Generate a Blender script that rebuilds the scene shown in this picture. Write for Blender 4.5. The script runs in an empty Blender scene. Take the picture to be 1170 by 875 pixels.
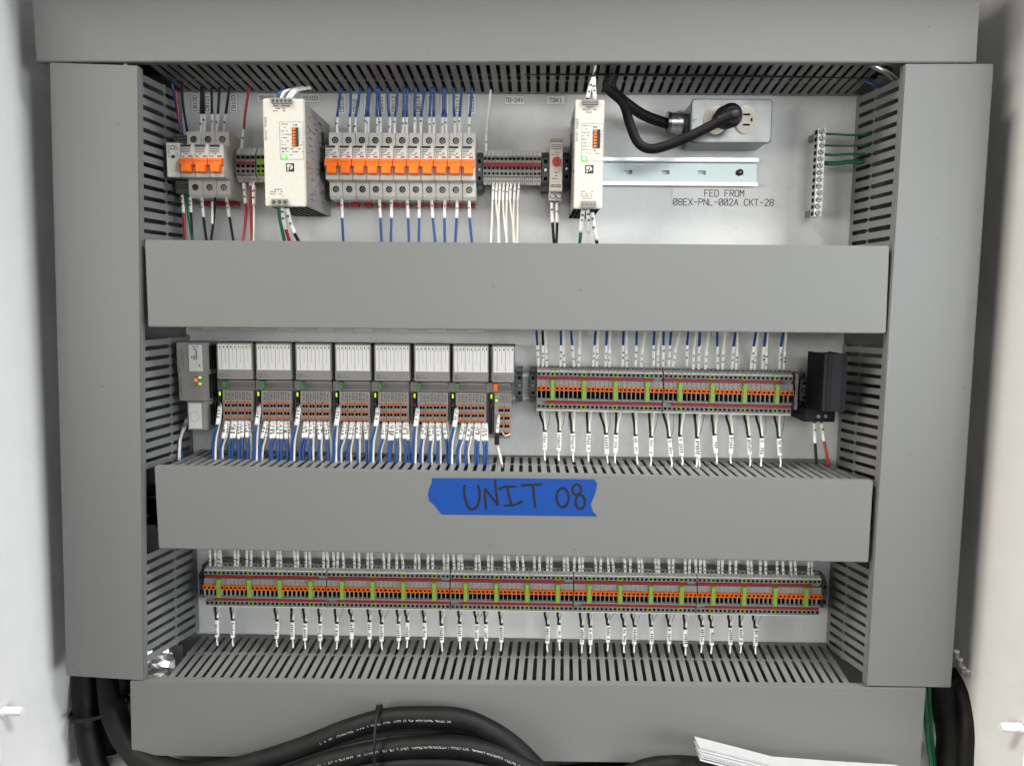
import bpy, bmesh, math, random
from mathutils import Vector, Matrix
R = random.Random(8)
S = bpy.context.scene
C = S.collection

# ------------------------------------------------------------------ camera, light, exposure
F_PX = 853.13                                   # focal length for a 1170 px wide picture
cam_d = bpy.data.cameras.new('camera'); cam = bpy.data.objects.new('camera', cam_d); C.objects.link(cam)
cam.location = (0.01427, -1.02062, 0.09935)
cam.rotation_euler = (math.radians(83.944), math.radians(-0.5302), math.radians(0.9634))
cam_d.sensor_width = 36; cam_d.lens = 36 * F_PX / 1170
cam_d.clip_start = 0.02; cam_d.clip_end = 100
S.camera = cam
W = bpy.data.worlds.new('World'); S.world = W; W.use_nodes = True
W.node_tree.nodes['Background'].inputs[0].default_value = (0.93, 0.97, 1.0, 1)
W.node_tree.nodes['Background'].inputs[1].default_value = 0.07
S.view_settings.view_transform = 'Standard'; S.view_settings.look = 'None'
S.view_settings.exposure = 0.0; S.view_settings.gamma = 1
def area(name, loc, aim, sx, sy, watt, col, spread):
    l = bpy.data.lights.new(name, 'AREA'); l.shape = 'RECTANGLE'; l.size = sx; l.size_y = sy; l.energy = watt; l.color = col; l.spread = math.radians(spread)
    o = bpy.data.objects.new(name, l); C.objects.link(o); o.location = loc
    o.rotation_euler = (Vector(aim) - Vector(loc)).to_track_quat('-Z', 'Y').to_euler()
area('ceiling_lamp', (-1.35, -1.15, 2.05), (0.22, 0, -0.34), 0.9, 0.3, 8.0, (1.0, 0.955, 0.88), 58)
area('ceiling_lamp', (1.45, -1.15, 2.05), (0.12, 0, -0.34), 0.9, 0.3, 9.5, (0.96, 0.98, 1.0), 58)
area('window_light', (0.50, -2.4, 0.50), (0.20, 0, -0.08), 1.2, 0.6, 2.3, (0.95, 0.975, 1.0), 70)
area('warm_front_fill', (-1.75, -2.0, 0.25), (0.30, 0, -0.12), 0.5, 0.9, 1.05, (1.0, 0.955, 0.87), 45)  # added warm fill, set far left so the left duct gap stays dark
area('cool_front_fill', (1.85, -2.0, 0.20), (0.10, 0, -0.12), 0.5, 0.9, 2.3, (0.92, 0.965, 1.0), 55)  # added cool fill, its counterpart far right for the right duct gap
area('left_lamp', (-6.0, -3.1, 0.10), (0.5, -0.12, -0.02), 4.6, 1.6, 72, (1.0, 0.965, 0.91), 120)
area('right_lamp', (6.0, -3.1, 0.10), (-0.5, -0.12, -0.05), 4.6, 1.6, 92, (0.93, 0.97, 1.0), 120)

# ------------------------------------------------------------------ pixel of the photograph + depth -> place on the panel
_RM = cam.rotation_euler.to_matrix()
def Q(px, py, d):
    v = _RM @ Vector(((px - 585) / F_PX, (437.5 - py) / F_PX, -1.0))
    k = (-d - cam.location.y) / v.y
    return cam.location + v * k
def P(px, py, d):
    q = Q(px, py, d); return q.x, q.z

# ------------------------------------------------------------------ materials
def mat(name, col, rough=0.5, metal=0.0, noise=0.0, nscale=60, bump=0.0, bscale=300, spec=0.5, emit=None, estr=0, specks=0.0, coat=0):
    m = bpy.data.materials.new(name); m.use_nodes = True
    nt = m.node_tree; b = nt.nodes['Principled BSDF']
    b.inputs['Base Color'].default_value = (*col, 1); b.inputs['Roughness'].default_value = rough
    b.inputs['Metallic'].default_value = metal; b.inputs['Specular IOR Level'].default_value = spec
    if coat: b.inputs['Coat Weight'].default_value = coat; b.inputs['Coat Roughness'].default_value = .12
    if emit:
        b.inputs['Emission Color'].default_value = (*emit, 1); b.inputs['Emission Strength'].default_value = estr
    tc = nt.nodes.new('ShaderNodeTexCoord')
    out = None
    if noise:
        n = nt.nodes.new('ShaderNodeTexNoise'); n.inputs['Scale'].default_value = nscale; n.inputs['Detail'].default_value = 6
        nt.links.new(tc.outputs['Object'], n.inputs['Vector'])
        r = nt.nodes.new('ShaderNodeMapRange'); r.inputs[1].default_value = .3; r.inputs[2].default_value = .7
        r.inputs[3].default_value = 1 - noise; r.inputs[4].default_value = 1 + noise
        nt.links.new(n.outputs['Fac'], r.inputs[0])
        mx = nt.nodes.new('ShaderNodeMix'); mx.data_type = 'RGBA'; mx.blend_type = 'MULTIPLY'; mx.inputs[0].default_value = 1
        mx.inputs[6].default_value = (*col, 1); nt.links.new(r.outputs[0], mx.inputs[7]); out = mx.outputs[2]
        rr = nt.nodes.new('ShaderNodeMapRange'); rr.inputs[3].default_value = rough - .06; rr.inputs[4].default_value = rough + .06
        nt.links.new(n.outputs['Fac'], rr.inputs[0]); nt.links.new(rr.outputs[0], b.inputs['Roughness'])
    if specks:
        mp = nt.nodes.new('ShaderNodeMapping'); mp.inputs['Scale'].default_value = (16, 16, 27)
        nt.links.new(tc.outputs['Object'], mp.inputs[0])
        v = nt.nodes.new('ShaderNodeTexVoronoi'); v.inputs['Scale'].default_value = 1.0
        nt.links.new(mp.outputs[0], v.inputs['Vector'])
        n2 = nt.nodes.new('ShaderNodeTexNoise'); n2.inputs['Scale'].default_value = 700; nt.links.new(tc.outputs['Object'], n2.inputs['Vector'])
        ad = nt.nodes.new('ShaderNodeMath'); ad.operation = 'MULTIPLY_ADD'; ad.inputs[1].default_value = .05
        nt.links.new(n2.outputs['Fac'], ad.inputs[0]); nt.links.new(v.outputs['Distance'], ad.inputs[2])
        rp = nt.nodes.new('ShaderNodeMapRange'); rp.inputs[1].default_value = .046; rp.inputs[2].default_value = .056
        rp.inputs[3].default_value = specks; rp.inputs[4].default_value = 0
        nt.links.new(ad.outputs[0], rp.inputs[0])
        m2 = nt.nodes.new('ShaderNodeMix'); m2.data_type = 'RGBA'; nt.links.new(rp.outputs[0], m2.inputs[0])
        if out: nt.links.new(out, m2.inputs[6])
        else: m2.inputs[6].default_value = (*col, 1)
        m2.inputs[7].default_value = (.05, .05, .045, 1); out = m2.outputs[2]
    if out: nt.links.new(out, b.inputs['Base Color'])
    if bump:
        n = nt.nodes.new('ShaderNodeTexNoise'); n.inputs['Scale'].default_value = bscale; n.inputs['Detail'].default_value = 3
        nt.links.new(tc.outputs['Object'], n.inputs['Vector'])
        bp = nt.nodes.new('ShaderNodeBump'); bp.inputs['Strength'].default_value = bump; bp.inputs['Distance'].default_value = .001
        nt.links.new(n.outputs['Fac'], bp.inputs['Height']); nt.links.new(bp.outputs[0], b.inputs['Normal'])
    return m
M = dict(
    duct=mat('grey_duct_plastic', (.163, .165, .158), .42, noise=.035, nscale=900, bump=.12, bscale=1500, specks=.6),
    ductwall=mat('grey_duct_wall_plastic', (.178, .180, .173), .34, noise=.05, nscale=300, bump=.05),
    panel=mat('white_panel_paint', (.72, .72, .70), .28, spec=.35, noise=.008, nscale=40, bump=.14, bscale=420),
    encl=mat('white_enclosure_paint', (.76, .75, .73), .5, noise=.02, nscale=30, bump=.1, bscale=350, specks=.35),
    cream=mat('cream_plastic', (.57, .548, .478), .42, noise=.03, nscale=200),
    breaker=mat('breaker_plastic', (.66, .63, .57), .45, noise=.04, nscale=300),
    orange=mat('orange_plastic', (.88, .17, .012), .38, noise=.05, nscale=300),
    orangem=mat('muted_orange_plastic', (.62, .14, .03), .45),
    tgrey=mat('terminal_grey', (.26, .25, .23), .5, noise=.06, nscale=400),
    plc=mat('module_grey', (.285, .27, .245), .5, noise=.04, nscale=300),
    tpale=mat('terminal_pale_grey', (.33, .32, .295), .5, noise=.06, nscale=400),
    plcl=mat('pale_grey_rib', (.45, .44, .41), .5),
    plcd=mat('module_dark_grey', (.15, .145, .135), .55, noise=.05, nscale=300),
    dgrey=mat('bracket_dark_grey', (.085, .085, .085), .5, noise=.06, nscale=300),
    black=mat('black_plastic', (.009, .009, .009), .5, spec=.3),
    hole=mat('dark_hole', (.004, .004, .004), .9, spec=.1),
    heater=mat('black_anodised_metal', (.007, .007, .008), .5, spec=.22, noise=.1, nscale=200, bump=.05),
    red=mat('red_plastic', (.30, .014, .02), .45, noise=.08, nscale=400),
    redbright=mat('bright_red_plastic', (.42, .02, .015), .45),
    green=mat('lime_plastic', (.25, .42, .055), .45, noise=.05, nscale=300),
    greenblk=mat('mid_green_plastic', (.07, .20, .07), .5),
    white=mat('white_tag', (.74, .73, .69), .5, noise=.03, nscale=300),
    sleeve=mat('white_sleeve', (.78, .77, .74), .45, noise=.03, nscale=500),
    film=mat('clear_film', (.70, .69, .67), .24),
    label=mat('label_film', (.88, .875, .85), .35),
    card=mat('white_card', (.84, .82, .77), .6),
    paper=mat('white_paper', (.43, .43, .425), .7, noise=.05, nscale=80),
    ink=mat('black_ink', (.02, .02, .02), .6),
    greyink=mat('grey_ink', (.09, .085, .08), .6),
    redink=mat('red_brown_ink', (.3, .05, .03), .6),
    paleink=mat('pale_ink', (.30, .30, .29), .6),
    wblue=mat('blue_insulation', (.004, .045, .18), .35, noise=.1, nscale=200),
    wwhite=mat('white_insulation', (.70, .68, .60), .4, noise=.06, nscale=300),
    wblack=mat('black_insulation', (.008, .008, .008), .45, spec=.25),
    wred=mat('red_insulation', (.32, .012, .015), .35),
    wgreen=mat('green_insulation', (.006, .12, .045), .35),
    cable=mat('black_cable_jacket', (.0055, .0055, .0054), .58, spec=.25, noise=.45, nscale=45, bump=.25, bscale=90),
    steel=mat('galvanised_steel', (.29, .29, .285), .30, metal=1, noise=.22, nscale=28, bump=.1, bscale=120),
    darksteel=mat('dull_steel_edge', (.10, .10, .10), .35, metal=1, noise=.2, nscale=80),
    zinc=mat('zinc_rail', (.44, .50, .485), .42, metal=1, noise=.05, nscale=90),
    silver=mat('bright_metal', (.74, .74, .72), .34, metal=1, noise=.06, nscale=200),
    screw=mat('screw_metal', (.36, .355, .34), .35, metal=1, noise=.1, nscale=500),
    foil=mat('crumpled_foil', (.72, .71, .69), .32, metal=.85, noise=.1, nscale=60),
    sidemetal=mat('grey_painted_metal', (.26, .255, .24), .4, metal=.3, noise=.05, nscale=200),
    outlet=mat('ivory_plastic', (.74, .69, .58), .35),
    tape=mat('blue_masking_tape', (.003, .048, .245), .6, spec=.3, noise=.16, nscale=500, bump=.6, bscale=700),
    marker=mat('black_marker_ink', (.008, .008, .012), .5),
    ledhalo=mat('green_led_halo', (.02, .5, .03), .3, emit=(.04, 1, .03), estr=1.0),
    ledc=mat('green_led_core', (.5, .9, .5), .3, emit=(.6, 1, .55), estr=3),
    ledy=mat('yellow_green_led', (.6, .9, .05), .3, emit=(.5, 1, .02), estr=.7),
    ledo=mat('orange_led', (.9, .2, .05), .3, emit=(1, .18, .03), estr=.6),
    peg=mat('white_nylon', (.82, .81, .79), .4),
)

# ------------------------------------------------------------------ mesh builder: coordinates are (x, d, z), d = distance in front of the panel
class MB:
    def __init__(s): s.v = []; s.f = []; s.m = []; s.mats = []; s.sm = []
    def mi(s, m):
        if m not in s.mats: s.mats.append(m)
        return s.mats.index(m)
    def add(s, vs, fs, m, smooth=False):
        o = len(s.v); k = s.mi(m)
        s.v += [Vector((a, -b, c)) for a, b, c in vs]
        for f in fs: s.f.append([o + i for i in f]); s.m.append(k); s.sm.append(smooth)
        return s
    def box(s, x0, x1, d0, d1, z0, z1, m):
        v = [(x0, d0, z0), (x1, d0, z0), (x1, d1, z0), (x0, d1, z0), (x0, d0, z1), (x1, d0, z1), (x1, d1, z1), (x0, d1, z1)]
        return s.add(v, [(0, 1, 2, 3), (7, 6, 5, 4), (0, 4, 5, 1), (1, 5, 6, 2), (2, 6, 7, 3), (3, 7, 4, 0)], m)
    def hexa(s, front, back, m):          # two lists of 4 (x,d,z), same winding
        v = list(front) + list(back)
        return s.add(v, [(0, 1, 2, 3), (7, 6, 5, 4), (0, 4, 5, 1), (1, 5, 6, 2), (2, 6, 7, 3), (3, 7, 4, 0)], m)
    def prism(s, prof, x0, x1, m):        # profile of (d, z) swept along x
        n = len(prof)
        v = [(x0, d, z) for d, z in prof] + [(x1, d, z) for d, z in prof]
        f = [tuple(range(n)), tuple(range(2 * n - 1, n - 1, -1))] + [(i, i + n, (i + 1) % n + n, (i + 1) % n) for i in range(n)]
        return s.add(v, f, m)
    def plate(s, pts, d0, d1, m):         # outline of (x, z) with thickness d0..d1
        n = len(pts)
        v = [(x, d0, z) for x, z in pts] + [(x, d1, z) for x, z in pts]
        f = [tuple(range(n)), tuple(range(2 * n - 1, n - 1, -1))] + [(i, i + n, (i + 1) % n + n, (i + 1) % n) for i in range(n)]
        return s.add(v, f, m)
    def disc(s, x, z, r, d0, d1, m, n=16, rz=None):
        rz = rz or r
        return s.plate([(x + r * math.cos(2 * math.pi * i / n), z + rz * math.sin(2 * math.pi * i / n)) for i in range(n)], d0, d1, m)
    def tube(s, pts, r, m, n=8, sub=5, closed=False, flat=1.0):   # pts: world Vectors
        pts = [Vector(p) for p in pts]
        path = []
        N = len(pts)
        rng = range(N if closed else N - 1)
        for i in rng:
            p0 = pts[(i - 1) % N] if (closed or i > 0) else pts[0]; p1 = pts[i]; p2 = pts[(i + 1) % N]
            p3 = pts[(i + 2) % N] if (closed or i + 2 < N) else pts[-1]
            for k in range(sub):
                t = k / sub
                path.append(.5 * ((2 * p1) + (p2 - p0) * t + (2 * p0 - 5 * p1 + 4 * p2 - p3) * t * t + (3 * p1 - p0 - 3 * p2 + p3) * t ** 3))
        if not closed: path.append(pts[-1])
        L = len(path); nrm = None; vs = []
        for i in range(L):
            a = path[(i - 1) % L] if (closed or i > 0) else path[0]; b = path[(i + 1) % L] if (closed or i < L - 1) else path[-1]
            t = (b - a)
            t = t.normalized() if t.length > 1e-9 else Vector((0, 0, 1))
            if nrm is None:
                nrm = t.cross(Vector((0, 1, 0)))
                if nrm.length < .05: nrm = t.cross(Vector((1, 0, 0)))
            nrm = (nrm - t * nrm.dot(t)).normalized(); bn = t.cross(nrm)
            rr = r(i / max(1, L - 1)) if callable(r) else r
            for k in range(n):
                a_ = 2 * math.pi * k / n
                q = path[i] + nrm * math.cos(a_) * rr * flat + bn * math.sin(a_) * rr
                vs.append((q.x, -q.y, q.z))
        fs = []
        for i in range(L if closed else L - 1):
            j = (i + 1) % L
            for k in range(n): fs.append((i * n + k, i * n + (k + 1) % n, j * n + (k + 1) % n, j * n + k))
        s.add(vs, fs, m, True)
        if not closed:
            o = len(s.v) - len(vs); k = s.mi(m)
            s.f.append([o + i for i in range(n)][::-1]); s.m.append(k); s.sm.append(False)
            s.f.append([o + (L - 1) * n + i for i in range(n)]); s.m.append(k); s.sm.append(False)
        s.path = path
        return s
    def marks(s, x0, x1, z0, z1, d, rows, m, fill=.55, h=.5, rng=R):   # unreadable fine print: rows of short dashes
        rh = (z1 - z0) / rows
        for i in range(rows):
            x = x0 + rng.random() * (x1 - x0) * .05; zc = z1 - (i + .5) * rh
            end = x0 + (x1 - x0) * (.6 + .4 * rng.random())
            while x < end:
                l = (x1 - x0) * (.05 + .09 * rng.random())
                if rng.random() < fill + .3: s.box(x, min(x + l, x1), d - .0004, d + .0002, zc - rh * h / 2, zc + rh * h / 2, m)
                x += l + (x1 - x0) * .035
        return s
    def build(s, name, parent=None, origin=None, bevel=0, label=None):
        me = bpy.data.meshes.new(name)
        o = Vector(origin) if origin is not None else Vector((0, 0, 0))
        me.from_pydata([v - o for v in s.v], [], s.f)
        for m in s.mats: me.materials.append(M[m])
        me.polygons.foreach_set('material_index', s.m); me.polygons.foreach_set('use_smooth', s.sm)
        bm = bmesh.new(); bm.from_mesh(me)
        bmesh.ops.recalc_face_normals(bm, faces=bm.faces)
        if bevel:
            bmesh.ops.bevel(bm, geom=[e for e in bm.edges if len(e.link_faces) == 2 and e.calc_face_angle(0) > .5], offset=bevel, segments=2, affect='EDGES', clamp_overlap=True)
        bm.to_mesh(me); bm.free()
        ob = bpy.data.objects.new(name, me); C.objects.link(ob)
        if parent is not None: ob.parent = parent
        elif origin is not None: ob.location = o
        if label: ob['label'] = label
        return ob
def tag(o, label=None, cat=None, group=None, kind=None):
    if label: o['label'] = label
    if cat: o['category'] = cat
    if group: o['group'] = group
    if kind: o['kind'] = kind
    return o
def thing(name, label, cat, loc, group=None):
    o = bpy.data.objects.new(name, None); o.empty_display_size = .01; C.objects.link(o); o.location = loc
    return tag(o, label, cat, group)
def copy_tree(root, loc, label=None):
    r = root.copy(); C.objects.link(r); r.location = loc
    if label: r['label'] = label
    for ch in root.children:
        c = ch.copy(); C.objects.link(c); c.parent = r
        for g in ch.children:
            e = g.copy(); C.objects.link(e); e.parent = c
    return r
ORD = 'first second third fourth fifth sixth seventh eighth ninth tenth eleventh twelfth thirteenth fourteenth fifteenth sixteenth seventeenth eighteenth nineteenth twentieth'.split()
TENS = {2: 'twenty', 3: 'thirty', 4: 'forty', 5: 'fifty', 6: 'sixty', 7: 'seventy', 8: 'eighty', 9: 'ninety'}
TENTH = {20: 'twentieth', 30: 'thirtieth', 40: 'fortieth', 50: 'fiftieth', 60: 'sixtieth', 70: 'seventieth', 80: 'eightieth', 90: 'ninetieth'}
def nth(i):                                  # 0 -> first
    n = i + 1
    if n <= 20: return ORD[n - 1]
    if n % 10 == 0: return TENTH[n]
    return TENS[n // 10] + '-' + ORD[n % 10 - 1]

# ------------------------------------------------------------------ single-stroke lettering
G = {
 '0': [[(0, 1), (0, 5), (1, 6), (3, 6), (4, 5), (4, 1), (3, 0), (1, 0), (0, 1)], [(.6, 1), (3.4, 5)]],
 '1': [[(1, 5), (2, 6), (2, 0)], [(1, 0), (3, 0)]], '2': [[(0, 5), (1, 6), (3, 6), (4, 5), (4, 4), (0, 0), (4, 0)]],
 '3': [[(0, 5), (1, 6), (3, 6), (4, 5), (4, 4), (3, 3), (1.5, 3)], [(3, 3), (4, 2), (4, 1), (3, 0), (1, 0), (0, 1)]],
 '4': [[(3, 0), (3, 6), (0, 2), (4, 2)]], '5': [[(4, 6), (0, 6), (0, 3.5), (3, 3.5), (4, 2.5), (4, 1), (3, 0), (0, 0)]],
 '6': [[(4, 5), (3, 6), (1, 6), (0, 5), (0, 1), (1, 0), (3, 0), (4, 1), (4, 2.5), (3, 3.3), (0, 3.3)]], '7': [[(0, 6), (4, 6), (1.5, 0)]],
 '8': [[(1, 3), (0, 4), (0, 5), (1, 6), (3, 6), (4, 5), (4, 4), (3, 3), (1, 3), (0, 2), (0, 1), (1, 0), (3, 0), (4, 1), (4, 2), (3, 3)]],
 'A': [[(0, 0), (2, 6), (4, 0)], [(.8, 2), (3.2, 2)]], 'B': [[(0, 0), (0, 6), (3, 6), (4, 5), (4, 4), (3, 3), (0, 3)], [(3, 3), (4, 2), (4, 1), (3, 0), (0, 0)]],
 'C': [[(4, 5), (3, 6), (1, 6), (0, 5), (0, 1), (1, 0), (3, 0), (4, 1)]], 'D': [[(0, 0), (0, 6), (2.5, 6), (4, 4.5), (4, 1.5), (2.5, 0), (0, 0)]],
 'E': [[(4, 0), (0, 0), (0, 6), (4, 6)], [(0, 3), (3, 3)]], 'F': [[(0, 0), (0, 6), (4, 6)], [(0, 3), (3, 3)]],
 'I': [[(2, 0), (2, 6)], [(1, 0), (3, 0)], [(1, 6), (3, 6)]], 'K': [[(0, 0), (0, 6)], [(4, 6), (0, 2.5)], [(1.3, 3.6), (4, 0)]],
 'L': [[(0, 6), (0, 0), (4, 0)]], 'M': [[(0, 0), (0, 6), (2, 3), (4, 6), (4, 0)]], 'N': [[(0, 0), (0, 6), (4, 0), (4, 6)]],
 'O': [[(0, 1), (0, 5), (1, 6), (3, 6), (4, 5), (4, 1), (3, 0), (1, 0), (0, 1)]], 'P': [[(0, 0), (0, 6), (3, 6), (4, 5), (4, 4), (3, 3), (0, 3)]],
 'Q': [[(0, 1), (0, 5), (1, 6), (3, 6), (4, 5), (4, 1), (3, 0), (1, 0), (0, 1)], [(2.5, 1.5), (4, -.3)]],
 'R': [[(0, 0), (0, 6), (3, 6), (4, 5), (4, 4), (3, 3), (0, 3)], [(2, 3), (4, 0)]],
 'S': [[(4, 5), (3, 6), (1, 6), (0, 5), (0, 4), (1, 3), (3, 3), (4, 2), (4, 1), (3, 0), (1, 0), (0, 1)]], 'T': [[(0, 6), (4, 6)], [(2, 6), (2, 0)]],
 'U': [[(0, 6), (0, 1), (1, 0), (3, 0), (4, 1), (4, 6)]], 'V': [[(0, 6), (2, 0), (4, 6)]], 'W': [[(0, 6), (1, 0), (2, 4), (3, 0), (4, 6)]],
 'X': [[(0, 0), (4, 6)], [(0, 6), (4, 0)]], 'Y': [[(0, 6), (2, 3), (4, 6)], [(2, 3), (2, 0)]], '-': [[(.5, 3), (3.5, 3)]], ' ': [],
}
def stroke(mb, pts, w, d, m, t=.0002):      # polyline in (x,z) as a flat ribbon
    for i, ((x0, z0), (x1, z1)) in enumerate(zip(pts, pts[1:])):
        dx, dz = x1 - x0, z1 - z0; L = math.hypot(dx, dz) or 1e-9
        ux, uz = dx / L * w * .3, dz / L * w * .3; nx, nz = -dz / L * w / 2, dx / L * w / 2
        tt = t + (i % 5) * .000012
        mb.plate([(x0 - ux + nx, z0 - uz + nz), (x1 + ux + nx, z1 + uz + nz), (x1 + ux - nx, z1 + uz - nz), (x0 - ux - nx, z0 - uz - nz)], d - .0002, d + tt, m)
def text(mb, s, x, z, h, d, m, pitch=None, w=None, vertical=False, aspect=.62, slash=False):   # centred text
    u = h / 6; gw = h * aspect / 4; pitch = pitch or (gw * 4 + h * .28); w = w or h * .13
    x0 = -pitch * (len(s) - 1) / 2
    for i, ch in enumerate(s):
        for k, pl in enumerate(G.get(ch, [])):
            if ch == '0' and k == 1 and not slash: continue
            pts = [(x0 + i * pitch + (a - 2) * gw, (b - 3) * u) for a, b in pl]
            pts = [(x - q, z + p) if vertical else (x + p, z + q) for p, q in pts]
            stroke(mb, pts, w, d, m)

# ================================================================== LARGE STRUCTURE
D = .128
GREY = 'duct'
# --- enclosure
DF = .185
WL = P(65.5, 450, D)[0] - .040
WR = P(1111, 450, D)[0] + .044
def edge_d(px, py, X):                 # depth at which the side wall crosses a given pixel
    a, b = 0.0, .4
    for _ in range(40):
        m_ = (a + b) / 2
        if abs(P(px, py, m_)[0]) > abs(X): a = m_
        else: b = m_
    return a
DL, DR = edge_d(3, 860, WL), edge_d(1168, 855, WR)
DF = (DL + DR) / 2
_c = cam.location; _v = Q(92, 857, 0) - _c
FZ = (_c + _v * ((WL - _c.x) / _v.x)).z
BY = -.06
en = thing('enclosure', 'white painted steel cabinet standing open around the grey ducts', 'cabinet', (0, 0, FZ))
def side(x, sgn, DF):
    b = MB(); b.box(min(x, x + sgn * .002), max(x, x + sgn * .002), BY, DF, FZ - .02, .75, 'encl')
    b.box(min(x, x + sgn * .03), max(x, x + sgn * .03), DF - .001, DF + .002, FZ - .02, .75, 'encl')
    return b.build('side_wall', en, en.location, bevel=.0006)
side(WL, -1, DL); side(WR, 1, DR)
MB().box(WL, WR, BY, DF, FZ - .002, FZ, 'encl').build('floor_plate', en, en.location)
MB().box(WL, WR, BY - .004, BY, FZ, .75, 'encl').build('back_wall', en, en.location)
MB().box(WL, WR, BY, DF, .55, .552, 'encl').build('roof_plate', en, en.location)
for (px0, px1, py, sx, pd) in ((3, 26, 812, 1, DL - .004), (1167, 1143, 830.5, -1, DR - .004)):
    a = Q(px0, py, pd); b_ = Q(px1, py, pd)
    a.x = WL if sx > 0 else WR
    m = MB(); m.tube([a, (a + b_) / 2, b_], lambda t: .0052 if t < .9 else .0042, 'peg', n=14)
    m.tube([a + Vector((sx * .001, 0, 0)), a + Vector((sx * .004, 0, 0))], .0062, 'peg', n=14)
    m.build('stud', en, en.location)
# --- mounting panel
MB().box(WL + .035, WR - .035, -.003, 0, FZ + .06, .53, 'panel').build('mounting_panel', None, (0, 0, 0), .0008)
tag(bpy.data.objects['mounting_panel'], 'glossy white mounting panel behind all the ducts and rails', 'mounting panel')

# --- ducts
def finger_wall(mb, F0, F1, B0, B1, inward, pitch=.0122, skip=(), t=.0018, neck=.56, solid=.07):
    """slotted wall between a front line F0-F1 and a back line B0-B1 (world Vectors); inward = thickness direction"""
    n = max(2, int((F1 - F0).length / pitch)); sw = .40
    inw = Vector(inward).normalized() * t
    def pt(u, v): return (F0.lerp(F1, u)).lerp(B0.lerp(B1, u), v)
    def put(uv):
        a = [pt(*q) for q in uv]; b = [p + inw for p in a]; k = len(a)
        vs = [(p.x, -p.y, p.z) for p in a + b]
        mb.add(vs, [tuple(range(k)), tuple(range(2 * k - 1, k - 1, -1))] + [(i, i + k, (i + 1) % k + k, (i + 1) % k) for i in range(k)], 'ductwall')
    def skipped(u): return any(a <= u <= b for a, b in skip)
    for i in range(n):
        u0 = (i + sw / 2) / n; u1 = (i + 1 - sw / 2) / n; e = sw / n * .40; nn = .03
        if skipped((u0 + u1) / 2):
            continue
        j = R.uniform(-1, 1) * .03 / n
        put([(u0 + j, 0), (u1 + j, 0), (u1 + j * .5, neck - nn), (u1 + e, neck - .008), (u1 + e, neck + .008), (u1, neck + nn), (u1, 1 - solid), (u1, 1), (u0, 1), (u0, 1 - solid),
             (u0, neck + nn), (u0 - e, neck + .008), (u0 - e, neck - .008), (u0 + j * .5, neck - nn)])
    # solid strip along the back, 0.2 mm behind the fingers' face
    segs = []; u = 0
    for a, b in sorted(skip) + [(1, 1)]:
        if a > u: segs.append((u, a))
        u = b
    off = inw * .12
    for a, b in segs:
        q = [pt(a, 1 - solid) + off, pt(b, 1 - solid) + off, pt(b, 1) + off, pt(a, 1) + off]; w = [p + inw * .7 for p in q]
        mb.hexa([(p.x, -p.y, p.z) for p in q], [(p.x, -p.y, p.z) for p in w], 'ductwall')
def cover(px, d, parent, depth=.012):
    tl, tr, br, bl = [Q(x, y, d) for x, y in px]
    f = [(p.x, d, p.z) for p in (tl, tr, br, bl)]; b = [(p.x, d - depth, p.z) for p in (tl, tr, br, bl)]
    return MB().hexa(f, b, GREY).build('cover', parent, parent.location, bevel=.0012)
def duct(label, px, walls, base, d=D):
    c = Q(sum(p[0] for p in px) / 4, sum(p[1] for p in px) / 4, 0); c.y = 0
    t = thing('wire_duct', label, 'wiring duct', c, 'slotted wiring ducts')
    cover(px, d, t)
    for w in walls:
        mb = MB(); finger_wall(mb, *w[:5], **(w[5] if len(w) > 5 else {})); mb.build('slotted_wall', t, t.location)
    MB().box(*base, .0, .002, 'ductwall') if False else None
    x0, x1, z0, z1 = base
    o = .003 if x1 - x0 > .3 else 0
    MB().box(x0, x1, .0005 + o, .0025 + o, z0, z1, 'ductwall').build('base_strip', t, t.location)
    return t
dw = D - .004
def line(p0, p1, d): return Q(*p0, d), Q(*p1, d)
# left
def atx(p, d, dx=0, dz=0): return Vector((p[0] + dx, -d, p[1] + dz))
def inner(a, b, B0, B1, cuts, sgn):
    """wall of an upright duct, split into sections where a horizontal duct enters"""
    F0, F1 = Q(*a, dw), Q(*b, dw); B0, B1 = Q(*B0, .002), Q(*B1, .002)
    u = 0; out = []
    for c0, c1 in cuts + [(1.0, 1.0)]:
        if c0 > u: out.append((F0.lerp(F1, u), F0.lerp(F1, c0), B0.lerp(B1, u), B0.lerp(B1, c0), (sgn, 0, 0), dict(pitch=.01235)))
        u = c1
    return out
fr = lambda y, a, b: (y - a) / (b - a)
zt, zb = Q(100, 78, dw).z, Q(100, 768, dw).z
def outer(px, sgn):
    a, b = P(*px[0], D), P(*px[1], D); o = sgn * .0025
    return (atx(a, dw, o), atx(b, dw, o), atx(a, .002, o), atx(b, .002, o), (sgn, 0, 0), dict(pitch=.01235))
xl = P(66, 420, D)[0] + .003
duct('tall upright grey wiring duct at the left edge of the panel', [(56, 71.5), (157.8, 75), (164, 777.5), (75, 772)],
     inner((159.2, 81), (165, 760), (207.5, 106), (228, 721), [(fr(277, 81, 760), fr(373, 81, 760)), (fr(527, 81, 760), fr(624, 81, 760))], -1) + [outer(((57, 80), (74.5, 765)), 1)], (xl, P(214, 400, 0)[0], zb - .02, zt + .03))
xr = P(1108, 420, D)[0] - .003
duct('tall upright grey wiring duct at the right edge of the panel', [(1034, 73), (1136, 73), (1087, 785.5), (989.5, 783.5)],
     inner((1032.2, 86), (988.3, 772), (979, 110), (943.5, 740), [(fr(285, 86, 772), fr(381, 86, 772)), (fr(546, 86, 772), fr(641, 86, 772))], 1) + [outer(((1135, 80), (1087.5, 780)), -1)], (P(963, 400, 0)[0], xr, zb - .02, zt + .03))
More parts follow.
